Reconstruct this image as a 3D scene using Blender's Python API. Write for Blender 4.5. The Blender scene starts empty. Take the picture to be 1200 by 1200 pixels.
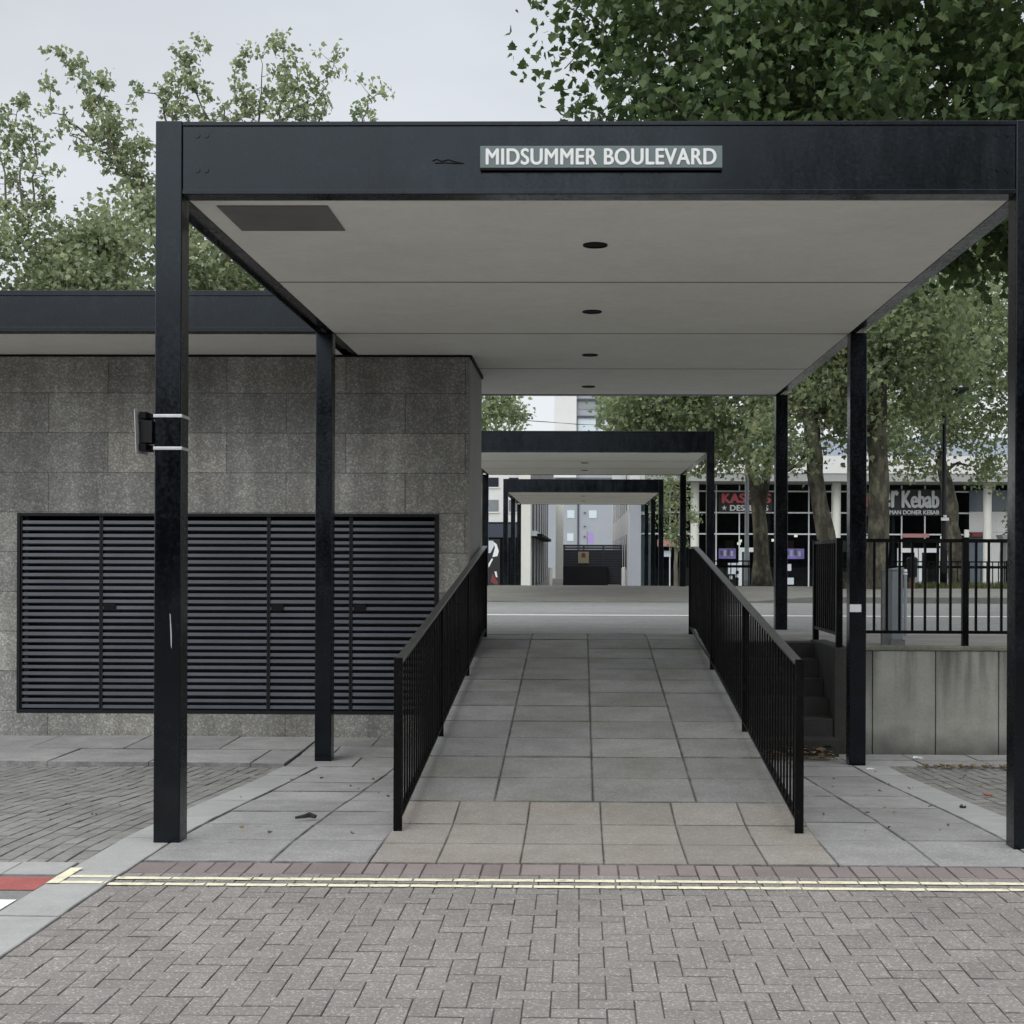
import bpy, math, random
import numpy as np
from mathutils import Vector, Matrix, noise as mnoise

random.seed(7)
RNG = np.random.default_rng(11)
scene = bpy.context.scene
COL = scene.collection
R = math.radians

# ------------------------------------------------------------------ camera model (metres; X right, Y along the walkway)
EYE = 1.6
F, PX, PY = 1650.0, 654.6, 654.0
YAW = math.atan(0.0154)
ROLL = R(0.2)
CY, SY = math.cos(YAW), math.sin(YAW)

def X(px, Y):
    k = (px - PX) / F
    return (k * CY - SY) * Y / (CY + k * SY)

def Z(py, x, Y):
    return EYE + (PY - py) * (Y * CY - x * SY) / F

# ------------------------------------------------------------------ small mesh builder
WL = {}

class MB:
    def __init__(self):
        self.v, self.f, self.r = [], [], []
    def add(self, vs, fs, rnd=None):
        o = len(self.v)
        self.v.extend(vs)
        self.f.extend([tuple(i + o for i in f) for f in fs])
        self.r.extend([random.random() if rnd is None else rnd] * len(fs))
        return self
    def box(self, x0, x1, y0, y1, z0, z1, rnd=None):
        vs = [(x0, y0, z0), (x1, y0, z0), (x1, y1, z0), (x0, y1, z0), (x0, y0, z1), (x1, y0, z1), (x1, y1, z1), (x0, y1, z1)]
        return self.add(vs, [(0, 3, 2, 1), (4, 5, 6, 7), (0, 1, 5, 4), (1, 2, 6, 5), (2, 3, 7, 6), (3, 0, 4, 7)], rnd)
    def prism(self, poly, a0, a1, axis='y'):
        # poly: 2D outline (counter-clockwise seen from the front); extruded along the axis
        n = len(poly)
        if axis == 'y':
            p = [(x, a0, z) for x, z in poly] + [(x, a1, z) for x, z in poly]
        elif axis == 'x':
            p = [(a0, y, z) for y, z in poly] + [(a1, y, z) for y, z in poly]
        else:
            p = [(x, y, a0) for x, y in poly] + [(x, y, a1) for x, y in poly]
        fs = [tuple(range(n)), tuple(range(2 * n - 1, n - 1, -1))]
        for i in range(n):
            j = (i + 1) % n
            fs.append((i, i + n, j + n, j))
        return self.add(p, fs)
    def cyl(self, c, r, h, n=24, axis='z', r2=None):
        r2 = r if r2 is None else r2
        vs = []
        for k, (rr, hh) in enumerate(((r, 0), (r2, h))):
            for i in range(n):
                a = 2 * math.pi * i / n
                u, w = rr * math.cos(a), rr * math.sin(a)
                if axis == 'z': vs.append((c[0] + u, c[1] + w, c[2] + hh))
                elif axis == 'y': vs.append((c[0] + u, c[1] + hh, c[2] + w))
                else: vs.append((c[0] + hh, c[1] + u, c[2] + w))
        fs = [tuple(range(n - 1, -1, -1)), tuple(range(n, 2 * n))]
        fs += [(i, (i + 1) % n, (i + 1) % n + n, i + n) for i in range(n)]
        return self.add(vs, fs)
    def ring(self, c, r0, r1, h, n=28):
        vs = []
        for rr, hh in ((r0, 0), (r1, 0), (r1, h), (r0, h)):
            for i in range(n):
                a = 2 * math.pi * i / n
                vs.append((c[0] + rr * math.cos(a), c[1] + rr * math.sin(a), c[2] + hh))
        fs = []
        for k in range(4):
            k2 = (k + 1) % 4
            for i in range(n):
                j = (i + 1) % n
                fs.append((k * n + i, k * n + j, k2 * n + j, k2 * n + i))
        return self.add(vs, fs)
    def tube(self, pts, rad, n=8):
        pts = [Vector(p) for p in pts]
        vs, fs = [], []
        for i, p in enumerate(pts):
            a = pts[max(i - 1, 0)]; b = pts[min(i + 1, len(pts) - 1)]
            d = (b - a).normalized()
            ref = Vector((1, 0, 0)) if abs(d.x) < .8 else Vector((0, 1, 0))
            u = d.cross(ref).normalized(); w = d.cross(u)
            for k in range(n):
                t = 2 * math.pi * k / n
                q = p + (u * math.cos(t) + w * math.sin(t)) * rad[i]
                vs.append(tuple(q))
        for i in range(len(pts) - 1):
            for k in range(n):
                k2 = (k + 1) % n
                fs.append((i * n + k, i * n + k2, (i + 1) * n + k2, (i + 1) * n + k))
        fs.append(tuple(range(n - 1, -1, -1)))
        fs.append(tuple(range((len(pts) - 1) * n, len(pts) * n)))
        return self.add(vs, fs)
    def bricks(self, rects, zf, h=.03, bev=.004, jit=.001):
        for (x0, x1, y0, y1) in rects:
            b = min(bev, (x1 - x0) * .2, (y1 - y0) * .2)
            j = random.uniform(-jit, jit)
            t = [random.uniform(-jit, jit) * .6 for _ in range(4)]
            o = [(x0, y0), (x1, y0), (x1, y1), (x0, y1)]
            i = [(x0 + b, y0 + b), (x1 - b, y0 + b), (x1 - b, y1 - b), (x0 + b, y1 - b)]
            vs = [(x, y, zf(x, y) - h) for x, y in o]
            vs += [(x, y, zf(x, y) - min(b * .7, .0022) + j + t[k]) for k, (x, y) in enumerate(o)]
            vs += [(x, y, zf(x, y) + j + t[k]) for k, (x, y) in enumerate(i)]
            fs = []
            for k in range(4):
                k2 = (k + 1) % 4
                fs += [(k, k2, k2 + 4, k + 4), (k + 4, k2 + 4, k2 + 8, k + 8)]
            self.add(vs, fs, -1.0)
            base = len(self.v) - 12
            self.f.append((base + 8, base + 9, base + 10, base + 11)); self.r.append(random.random())
        return self
    def grid(self, xs, ys, zf):
        o = []
        for y in ys:
            for x in xs: o.append((x, y, zf(x, y)))
        n = len(xs)
        fs = [(j * n + i, j * n + i + 1, (j + 1) * n + i + 1, (j + 1) * n + i) for j in range(len(ys) - 1) for i in range(n - 1)]
        return self.add(o, fs, .5)
    def build(self, name, m, parent=None, bevel=0, smooth=False):
        L = WL.get(parent, Vector((0, 0, 0))) if parent else Vector((0, 0, 0))
        me = bpy.data.meshes.new(name)
        me.from_pydata([(x - L.x, y - L.y, z - L.z) for x, y, z in self.v], [], self.f)
        at = me.attributes.new('rnd', 'FLOAT', 'FACE')
        at.data.foreach_set('value', np.array(self.r, dtype=np.float32))
        me.materials.append(m)
        if smooth:
            me.polygons.foreach_set('use_smooth', [True] * len(me.polygons))
        me.update()
        o = bpy.data.objects.new(name, me); COL.objects.link(o)
        if parent: o.parent = parent
        WL[o] = L
        if bevel:
            b = o.modifiers.new('bevel', 'BEVEL'); b.width = bevel; b.segments = 2; b.limit_method = 'ANGLE'
        return o

def tag(o, label=None, cat=None, group=None, kind=None):
    if label: o['label'] = label
    if cat: o['category'] = cat
    if group: o['group'] = group
    if kind: o['kind'] = kind
    return o

def thing(name, loc, label, cat, group=None):
    o = bpy.data.objects.new(name, None); COL.objects.link(o)
    o.empty_display_size = .2
    o.location = loc; WL[o] = Vector(loc)
    return tag(o, label, cat, group)

def lettering(text, w, h, depth, center, m, parent, name='lettering', bold=0.0, sp=1.06):
    cu = bpy.data.curves.new('text', 'FONT'); cu.body = text; cu.align_x = 'CENTER'; cu.align_y = 'CENTER'
    cu.extrude = .02; cu.space_character = sp
    t = bpy.data.objects.new('text', cu); COL.objects.link(t)
    bpy.context.view_layer.update()
    me = bpy.data.meshes.new_from_object(t.evaluated_get(bpy.context.evaluated_depsgraph_get()))
    bpy.data.objects.remove(t); bpy.data.curves.remove(cu)
    co = np.zeros(len(me.vertices) * 3, dtype=np.float32); me.vertices.foreach_get('co', co); co = co.reshape(-1, 3)
    faces = [tuple(p.vertices) for p in me.polygons]
    bpy.data.meshes.remove(me)
    mn, mx = co.min(0), co.max(0); st = bold * h
    co = (co - (mn + mx) / 2) / (mx - mn) * np.array([w - 2 * st, h - 1.2 * st, depth])
    L = WL.get(parent, Vector((0, 0, 0)))
    b = MB()
    # strokes thickened by layered offsets, each a hair prouder than the last
    offs = [(0, 0)] if not bold else [(-1, 0), (1, 0), (0, .6), (0, -.6), (0, 0)]
    for k, (ox, oz) in enumerate(offs):
        vs = [(c[0] + center[0] + ox * st, -c[2] + center[1] - k * .00025, c[1] + center[2] + oz * st) for c in co.tolist()]
        b.add(vs, faces)
    return b.build(name, m, parent)

# ------------------------------------------------------------------ materials
def mat(name, base, rough=.7, noise=(), rnd=0, bump=None, metal=0, spec=.5, speck=None, tint=None, stretch=None, coat=0, smudge=None, spots=None, tr=(.42, .66)):
    m = bpy.data.materials.new(name); m.use_nodes = True
    nt = m.node_tree; N = nt.nodes; Lk = nt.links
    bs = N['Principled BSDF']
    bs.inputs['Roughness'].default_value = rough
    bs.inputs['Metallic'].default_value = metal
    bs.inputs['Specular IOR Level'].default_value = spec
    bs.inputs['Coat Weight'].default_value = coat
    geo = N.new('ShaderNodeNewGeometry')
    mp = N.new('ShaderNodeMapping'); Lk.new(geo.outputs['Position'], mp.inputs['Vector'])
    if stretch: mp.inputs['Scale'].default_value = stretch
    val = None
    def math_(op, a, b):
        n = N.new('ShaderNodeMath'); n.operation = op
        for i, q in enumerate((a, b)):
            if q is None: continue
            if isinstance(q, (int, float)): n.inputs[i].default_value = q
            else: Lk.new(q, n.inputs[i])
        return n.outputs[0]
    def mul(v):
        nonlocal val
        val = v if val is None else math_('MULTIPLY', val, v)
    for sc, am in noise:
        nz = N.new('ShaderNodeTexNoise'); nz.inputs['Scale'].default_value = sc; nz.inputs['Detail'].default_value = 6
        nz.inputs['Roughness'].default_value = .6
        Lk.new(mp.outputs[0], nz.inputs['Vector'])
        mr = N.new('ShaderNodeMapRange'); mr.inputs['From Min'].default_value = .3; mr.inputs['From Max'].default_value = .7
        mr.inputs['To Min'].default_value = 1 - am; mr.inputs['To Max'].default_value = 1 + am
        Lk.new(nz.outputs[0], mr.inputs['Value']); mul(mr.outputs[0])
    if rnd:
        a = N.new('ShaderNodeAttribute'); a.attribute_name = 'rnd'
        mr = N.new('ShaderNodeMapRange'); mr.inputs['To Min'].default_value = 1 - rnd; mr.inputs['To Max'].default_value = 1 + rnd
        Lk.new(a.outputs['Fac'], mr.inputs['Value']); mul(mr.outputs[0])
        gn = N.new('ShaderNodeTexNoise'); gn.inputs['Scale'].default_value = 5; gn.inputs['Detail'].default_value = 4; Lk.new(geo.outputs['Position'], gn.inputs['Vector'])
        gr = N.new('ShaderNodeMapRange'); gr.inputs['From Min'].default_value = .3; gr.inputs['From Max'].default_value = .6; gr.inputs['To Min'].default_value = .02; gr.inputs['To Max'].default_value = .48
        Lk.new(gn.outputs[0], gr.inputs['Value'])
        mul(math_('SUBTRACT', 1, math_('MULTIPLY', math_('LESS_THAN', a.outputs['Fac'], -.5), gr.outputs[0])))
    if speck:
        sc, am, th = speck
        vo = N.new('ShaderNodeTexVoronoi'); vo.inputs['Scale'].default_value = sc
        Lk.new(geo.outputs['Position'], vo.inputs['Vector'])
        sp = N.new('ShaderNodeSeparateColor'); Lk.new(vo.outputs['Color'], sp.inputs[0])
        mr = N.new('ShaderNodeMapRange'); mr.inputs['From Min'].default_value = th; mr.inputs['To Max'].default_value = 1 + am; mr.inputs['To Min'].default_value = 1 - am * .4
        Lk.new(sp.outputs[0], mr.inputs['Value']); mul(mr.outputs[0])
    if spots:
        sc, rad, am = spots      # old gum and drip marks: scattered round spots
        vo = N.new('ShaderNodeTexVoronoi'); vo.inputs['Scale'].default_value = sc
        Lk.new(geo.outputs['Position'], vo.inputs['Vector'])
        sp = N.new('ShaderNodeSeparateColor'); Lk.new(vo.outputs['Color'], sp.inputs[0])
        rr = math_('MULTIPLY', math_('MAXIMUM', math_('SUBTRACT', sp.outputs[0], .45), 0), rad * sc * 1.8)
        inside = N.new('ShaderNodeMapRange'); Lk.new(math_('SUBTRACT', rr, vo.outputs['Distance']), inside.inputs['Value'])
        inside.inputs['From Max'].default_value = .02 * sc * rad * 20; inside.inputs['To Min'].default_value = 1; inside.inputs['To Max'].default_value = 1 - am
        mul(inside.outputs[0])
    if smudge:
        lo, hi = smudge
        acc = None
        for sc_s, vec in ((1.7, (1, 1, .5)), (11, (1, 1, .25)), (45, (1, 1, 1))):
            mq = N.new('ShaderNodeMapping'); mq.inputs['Scale'].default_value = vec; Lk.new(geo.outputs['Position'], mq.inputs['Vector'])
            nq = N.new('ShaderNodeTexNoise'); nq.inputs['Scale'].default_value = sc_s; nq.inputs['Detail'].default_value = 5; Lk.new(mq.outputs[0], nq.inputs['Vector'])
            acc = nq.outputs[0] if acc is None else math_('ADD', acc, nq.outputs[0])
        mr = N.new('ShaderNodeMapRange'); mr.inputs['From Min'].default_value = 1.15; mr.inputs['From Max'].default_value = 1.85
        mr.inputs['To Min'].default_value = lo; mr.inputs['To Max'].default_value = hi
        Lk.new(acc, mr.inputs['Value']); Lk.new(mr.outputs[0], bs.inputs['Roughness'])
    if val is None:
        bs.inputs['Base Color'].default_value = (*base, 1)
    else:
        colsrc = None
        if tint:
            col2, sc = tint
            nz = N.new('ShaderNodeTexNoise'); nz.inputs['Scale'].default_value = sc; nz.inputs['Detail'].default_value = 5
            Lk.new(mp.outputs[0], nz.inputs['Vector'])
            mr = N.new('ShaderNodeMapRange'); mr.inputs['From Min'].default_value = tr[0]; mr.inputs['From Max'].default_value = tr[1]
            Lk.new(nz.outputs[0], mr.inputs['Value'])
            mx = N.new('ShaderNodeMix'); mx.data_type = 'RGBA'
            mx.inputs['A'].default_value = (*base, 1); mx.inputs['B'].default_value = (*col2, 1)
            Lk.new(mr.outputs[0], mx.inputs['Factor'])
            colsrc = mx.outputs['Result']
        sc_ = N.new('ShaderNodeVectorMath'); sc_.operation = 'SCALE'
        if colsrc is not None: Lk.new(colsrc, sc_.inputs[0])
        else: sc_.inputs[0].default_value = base
        Lk.new(val, sc_.inputs['Scale'])
        Lk.new(sc_.outputs[0], bs.inputs['Base Color'])
    if bump:
        bsc, bst = bump
        nz = N.new('ShaderNodeTexNoise'); nz.inputs['Scale'].default_value = bsc; nz.inputs['Detail'].default_value = 5
        Lk.new(geo.outputs['Position'], nz.inputs['Vector'])
        bp = N.new('ShaderNodeBump'); bp.inputs['Strength'].default_value = bst; bp.inputs['Distance'].default_value = .01
        Lk.new(nz.outputs[0], bp.inputs['Height']); Lk.new(bp.outputs[0], bs.inputs['Normal'])
    return m

def leaf_mat(name, base, trans):
    m = bpy.data.materials.new(name); m.use_nodes = True
    nt = m.node_tree; N = nt.nodes; Lk = nt.links
    N.remove(N['Principled BSDF'])
    out = N['Material Output']
    a = N.new('ShaderNodeAttribute'); a.attribute_name = 'rnd'
    cr = N.new('ShaderNodeValToRGB')
    e = cr.color_ramp.elements
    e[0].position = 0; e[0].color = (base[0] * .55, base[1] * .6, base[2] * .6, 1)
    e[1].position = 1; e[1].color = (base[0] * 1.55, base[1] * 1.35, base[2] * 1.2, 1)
    Lk.new(a.outputs['Fac'], cr.inputs[0])
    pb = N.new('ShaderNodeBsdfPrincipled'); pb.inputs['Roughness'].default_value = .55; pb.inputs['Specular IOR Level'].default_value = .3
    Lk.new(cr.outputs[0], pb.inputs['Base Color'])
    tr = N.new('ShaderNodeBsdfTranslucent')
    g = N.new('ShaderNodeMix'); g.data_type = 'RGBA'; g.blend_type = 'MULTIPLY'; g.inputs['Factor'].default_value = 1
    g.inputs['B'].default_value = (1.0, 1.15, .85, 1)
    Lk.new(cr.outputs[0], g.inputs['A']); Lk.new(g.outputs['Result'], tr.inputs['Color'])
    mx = N.new('ShaderNodeMixShader'); mx.inputs[0].default_value = trans
    Lk.new(pb.outputs[0], mx.inputs[1]); Lk.new(tr.outputs[0], mx.inputs[2]); Lk.new(mx.outputs[0], out.inputs[0])
    return m

M = {}
M['paint'] = mat('black_steel_paint', (.0011, .0015, .0026), .2, [(3, .3), (40, .2)], bump=(5, .02), tint=((.0034, .0046, .0078), 2.2), stretch=(1, 1, 2.5), speck=(60, .9, .95), spec=.42, smudge=(.12, .34))
M['paint'].node_tree.nodes['Principled BSDF'].inputs['Specular Tint'].default_value = (.80, .90, 1.0, 1)  # blue of the reflected sky is put into the paint colour
M['paint_dark'] = mat('black_recess_paint', (.004, .004, .005), .7, [(6, .3)], spec=.2)
M['rail'] = mat('black_railing_paint', (.0025, .0025, .003), .4, [(8, .3)], spec=.16, speck=(45, 2.5, .96), smudge=(.25, .6))
M['handrail'] = mat('worn_handrail_paint', (.045, .044, .042), .35, [(12, .35)])
M['soffit'] = mat('pale_soffit_board', (.76, .752, .70), .8, [(.7, .05), (3.5, .035), (14, .025)], rnd=.025, spots=(1.6, .018, .12))
M['hatch'] = mat('grey_hatch_board', (.15, .148, .14), .7, [(5, .12)])
M['granite'] = None
M['granite_side'] = mat('honed_granite_reveal', (.22, .22, .205), .55, [(2.5, .1), (80, .12)])
M['slat'] = mat('slate_blue_slat_paint', (.060, .067, .086), .40, [(2.2, .22), (.7, .25)], bump=(5, .05))
M['frame_dark'] = mat('black_door_frame_paint', (.006, .0065, .009), .5, [(5, .2)], spec=.25)
M['concrete'] = None
M['coping'] = mat('mossy_concrete_coping', (.15, .15, .12), .9, [(4, .3), (40, .2)], bump=(30, .3))
M['step'] = mat('dark_step_concrete', (.026, .026, .023), .9, [(4, .35), (40, .2)], bump=(30, .3))  # near-black base colour with random mottling
M['brick_front'] = mat('pinkish_grey_paving_block', (.270, .248, .232), .88, [(.45, .12), (2.2, .09), (70, .18)], rnd=.085, bump=(120, .35), speck=(130, .5, .78), spots=(3.3, .022, .22))
M['brick_course'] = mat('reddish_brown_paving_block', (.225, .19, .18), .88, [(3, .12), (70, .15)], rnd=.13, bump=(120, .3))
M['brick_bay'] = mat('grey_bay_paving_block', (.225, .22, .205), .9, [(.9, .13), (6, .14), (60, .16)], rnd=.12, bump=(90, .4))
M['joint'] = mat('joint_sand', (.19, .178, .16), .95, [(20, .3)], bump=(80, .4))
M['ground'] = mat('sandy_bedding', (.10, .095, .085), .95, [(2, .2)])
M['slab'] = mat('grey_paving_slab', (.30, .30, .29), .88, [(.9, .12), (5, .09), (60, .1)], rnd=.07, bump=(70, .25), speck=(120, .18, .8))
M['slab_ramp'] = mat('worn_ramp_slab', (.25, .25, .24), .85, [(.8, .16), (4, .14), (50, .14)], rnd=.13, bump=(70, .3), tint=((.22, .22, .195), 1.4), speck=(110, .25, .8), spots=(3.0, .022, .2))
M['slab_side'] = mat('damp_grey_paving_slab', (.33, .328, .318), .85, [(.8, .15), (4, .14), (50, .14)], rnd=.12, bump=(70, .3), speck=(110, .25, .8), spots=(2.6, .03, .28))
M['tactile'] = mat('buff_tactile_slab', (.285, .264, .240), .88, [(1.2, .08), (7, .08), (60, .12)], rnd=.07, bump=(80, .3), tint=((.27, .246, .212), 1.8), speck=(120, .25, .8), spots=(3.0, .02, .2))
M['kerb'] = mat('pale_concrete_kerb', (.37, .37, .36), .88, [(1.5, .08), (8, .07), (60, .08)], rnd=.06, bump=(70, .25))
M['yellow'] = mat('pale_yellow_road_paint', (.78, .735, .54), .75, [(9, .1), (50, .12)], tint=((.42, .38, .30), 16), tr=(.56, .72))
M['white_paint'] = mat('white_road_paint', (.85, .85, .84), .75, [(9, .08)])
M['red_surface'] = mat('red_road_surfacing', (.36, .10, .09), .85, [(6, .15), (50, .15)], bump=(90, .4))
M['asphalt'] = mat('pale_worn_asphalt', (.275, .275, .27), .9, [(.5, .08), (3, .10), (11, .16), (40, .22)], bump=(90, .5), stretch=(.5, 1, 1))
M['asphalt_dark'] = mat('dark_asphalt', (.2, .2, .195), .9, [(2, .12), (60, .2)], bump=(90, .5))
M['far_paving'] = mat('far_pavement_slab', (.215, .21, .19), .9, [(.4, .15), (3, .15), (30, .12)], stretch=(.5, 1, 1))
M['kerb_far'] = mat('weathered_kerb', (.2, .2, .185), .9, [(2, .2)])
M['sign_board'] = mat('grey_green_enamel', (.115, .148, .150), .4, [(12, .06)])
M['sign_white'] = mat('white_enamel', (.72, .73, .72), .5)
M['steel'] = mat('bright_steel_strap', (.62, .62, .64), .35, [(30, .1)], metal=.85)
M['plate_grey'] = mat('dull_aluminium', (.42, .43, .43), .5, [(20, .2)], metal=.5)
M['cabinet'] = mat('grey_cabinet_paint', (.22, .25, .27), .5, [(4, .12)])
M['galv'] = mat('dull_galvanised', (.17, .17, .17), .6, [(9, .25)])
M['bark'] = mat('mottled_plane_bark', (.055, .050, .037), .95, [(3, .4), (14, .4)], bump=(16, 1.0), tint=((.125, .12, .086), 5.5), stretch=(1, 1, .5), tr=(.46, .60))
M['bark_far'] = mat('brown_grey_bark', (.095, .085, .065), .95, [(4, .4)], bump=(12, .6), tint=((.15, .14, .10), 3), stretch=(1, 1, .4))
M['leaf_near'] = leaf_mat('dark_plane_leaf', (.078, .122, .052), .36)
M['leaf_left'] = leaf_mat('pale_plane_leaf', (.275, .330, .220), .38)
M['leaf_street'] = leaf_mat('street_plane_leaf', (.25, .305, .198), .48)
M['leaf_small'] = leaf_mat('shrub_leaf', (.075, .11, .05), .3)
M['grass'] = leaf_mat('verge_grass', (.10, .12, .05), .3)
M['litter_leaf'] = mat('fallen_brown_leaf', (.17, .115, .06), .8, rnd=.6)
M['paper'] = mat('white_paper', (.8, .8, .78), .8)
M['wet_leaf'] = mat('blackened_wet_leaf', (.02, .018, .015), .7)
M['redpaper'] = mat('faded_red_wrapper', (.35, .12, .09), .7)
M['glass'] = mat('dark_shop_glass', (.006, .009, .010), .06, [(.25, .5)], spec=.16)
M['glass_blue'] = mat('blue_grey_panel', (.10, .125, .15), .3, [(.5, .1)])
M['mullion'] = mat('pale_mullion', (.62, .65, .66), .5)
M['render_white'] = mat('white_render', (.60, .60, .585), .85, [(.3, .05)])
M['render_cream'] = mat('cream_stone', (.60, .60, .55), .85, [(.5, .06), (6, .04)])
M['render_grey'] = mat('grey_cladding', (.29, .31, .335), .7, [(.4, .05)])
M['fascia_white'] = mat('white_roof_fascia', (.58, .58, .565), .7, [(.6, .04)])
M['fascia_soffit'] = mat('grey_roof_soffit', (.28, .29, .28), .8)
M['roof_metal'] = mat('blue_grey_standing_seam_roof', (.20, .23, .28), .5, [(.3, .1)])
M['shop_red'] = mat('red_letter_face', (.55, .10, .12), .5)
M['shop_black'] = mat('black_sign_board', (.012, .012, .014), .5)
M['purple'] = mat('purple_poster', (.13, .105, .30), .5, [(1.5, .5)])
M['pink'] = mat('dull_pink_panel', (.40, .20, .19), .7)
M['maroon'] = mat('maroon_panel', (.16, .03, .035), .6)
M['ochre'] = mat('ochre_panel', (.27, .25, .15), .7)
M['blind'] = mat('pale_blind', (.52, .58, .62), .6)
M['window_dark'] = mat('dark_window_glass', (.022, .026, .032), .2, [(.3, .3)], spec=.2)
M['window_grey'] = mat('grey_blind_window', (.20, .22, .235), .25, [(3, .1)])
M['dark_fence'] = mat('dark_slat_paint', (.025, .026, .035), .6, [(3, .2)])
M['navy'] = mat('dark_navy_fascia', (.035, .042, .065), .5)
M['green'] = mat('green_fin', (.20, .35, .10), .6)
M['hatch_rust'] = mat('red_brown_base', (.17, .08, .06), .8)

def add_streaks(name, base, top, bot):
    # cast concrete panels with rain stains running down from the coping and damp rising from the ground (wear with shapes of its own)
    m = mat(name, base, .9, [(.8, .12), (5, .1), (40, .08)], bump=(40, .25))
    nt = m.node_tree; N = nt.nodes; Lk = nt.links
    bs = N['Principled BSDF']; src = bs.inputs['Base Color'].links[0].from_socket
    geo = N.new('ShaderNodeNewGeometry')
    mp = N.new('ShaderNodeMapping'); mp.inputs['Scale'].default_value = (7, 7, .55); Lk.new(geo.outputs['Position'], mp.inputs['Vector'])
    nz = N.new('ShaderNodeTexNoise'); nz.inputs['Scale'].default_value = 1; nz.inputs['Detail'].default_value = 4; Lk.new(mp.outputs[0], nz.inputs['Vector'])
    sx = N.new('ShaderNodeSeparateXYZ'); Lk.new(geo.outputs['Position'], sx.inputs[0])
    def mr(sock, a, b, c, d):
        n = N.new('ShaderNodeMapRange'); n.inputs['From Min'].default_value = a; n.inputs['From Max'].default_value = b
        n.inputs['To Min'].default_value = c; n.inputs['To Max'].default_value = d
        Lk.new(sock, n.inputs['Value']); return n.outputs[0]
    def ma(op, a, b):
        n = N.new('ShaderNodeMath'); n.operation = op
        for i, q in enumerate((a, b)):
            if isinstance(q, (int, float)): n.inputs[i].default_value = q
            else: Lk.new(q, n.inputs[i])
        return n.outputs[0]
    streak = ma('MULTIPLY', mr(nz.outputs[0], .46, .64, 0, .66), mr(sx.outputs['Z'], bot + .25, top, 0, 1))
    nz2 = N.new('ShaderNodeTexNoise'); nz2.inputs['Scale'].default_value = 2.5; Lk.new(geo.outputs['Position'], nz2.inputs['Vector'])
    damp = mr(ma('ADD', sx.outputs['Z'], ma('MULTIPLY', nz2.outputs[0], .35)), bot + .2, bot + .46, .62, 0)
    k = ma('SUBTRACT', 1, ma('MAXIMUM', streak, damp))
    sc = N.new('ShaderNodeVectorMath'); sc.operation = 'SCALE'; Lk.new(src, sc.inputs[0]); Lk.new(k, sc.inputs['Scale'])
    Lk.new(sc.outputs[0], bs.inputs['Base Color'])
    return m
M['concrete'] = add_streaks('rain_stained_concrete', (.275, .275, .24), .75, -.3)

def granite():
    m = mat('speckled_granite_block', (.288, .288, .276), .8, [(.9, .16), (7, .14), (55, .28)], bump=(55, .35), speck=(75, .45, .6), tint=((.305, .30, .275), .8))
    nt = m.node_tree; N = nt.nodes; Lk = nt.links
    bs = N['Principled BSDF']; src = bs.inputs['Base Color'].links[0].from_socket
    geo = N.new('ShaderNodeNewGeometry')
    sx = N.new('ShaderNodeSeparateXYZ'); Lk.new(geo.outputs['Position'], sx.inputs[0])
    cb = N.new('ShaderNodeCombineXYZ')
    ax = N.new('ShaderNodeMath'); ax.operation = 'ADD'; ax.inputs[1].default_value = GX; Lk.new(sx.outputs['X'], ax.inputs[0])
    az = N.new('ShaderNodeMath'); az.operation = 'ADD'; az.inputs[1].default_value = GZ; Lk.new(sx.outputs['Z'], az.inputs[0])
    Lk.new(ax.outputs[0], cb.inputs[0]); Lk.new(az.outputs[0], cb.inputs[1])
    br = N.new('ShaderNodeTexBrick'); br.offset = .5; br.squash = 1
    br.inputs['Color1'].default_value = (.72, .72, .73, 1); br.inputs['Color2'].default_value = (1.15, 1.13, 1.08, 1); br.inputs['Mortar'].default_value = (.4, .4, .4, 1)
    br.inputs['Scale'].default_value = 1; br.inputs['Brick Width'].default_value = 1.2; br.inputs['Row Height'].default_value = .4
    br.inputs['Mortar Size'].default_value = .005; br.inputs['Mortar Smooth'].default_value = .3
    Lk.new(cb.outputs[0], br.inputs['Vector'])
    mx = N.new('ShaderNodeMix'); mx.data_type = 'RGBA'; mx.blend_type = 'MULTIPLY'; mx.inputs['Factor'].default_value = 1
    Lk.new(src, mx.inputs['A']); Lk.new(br.outputs['Color'], mx.inputs['B'])
    wm = N.new('ShaderNodeMapping'); wm.inputs['Scale'].default_value = (4.5, 4.5, .35); Lk.new(geo.outputs['Position'], wm.inputs['Vector'])
    wn = N.new('ShaderNodeTexNoise'); wn.inputs['Scale'].default_value = 1; wn.inputs['Detail'].default_value = 5; Lk.new(wm.outputs[0], wn.inputs['Vector'])
    wr = N.new('ShaderNodeMapRange'); wr.inputs['From Min'].default_value = .35; wr.inputs['From Max'].default_value = .62; wr.inputs['To Min'].default_value = 1.1; wr.inputs['To Max'].default_value = .74
    Lk.new(wn.outputs[0], wr.inputs['Value'])
    ws = N.new('ShaderNodeVectorMath'); ws.operation = 'SCALE'; Lk.new(mx.outputs['Result'], ws.inputs[0]); Lk.new(wr.outputs[0], ws.inputs['Scale'])
    Lk.new(ws.outputs[0], bs.inputs['Base Color'])
    return m

# ------------------------------------------------------------------ levels
SOF = 3.63          # underside of every canopy
TOP = 4.045
WALL_Y = 14.1
Z_B = -.19          # pavement at the building
UP = .73            # street level behind

def sm(t):
    t = max(0., min(1., t)); return t * t * (3 - 2 * t)
def dip(x, y):
    if y <= 7.7: return 0.
    t = min(1., (y - 7.7) / 4.9)
    return -.25 * (t * .6 + .4 * sm(t)) - max(0, min(1, (y - 12.6))) * .03
def zramp(x, y):
    return max(0., min(UP, .1 * (y - 8.2)))

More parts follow.
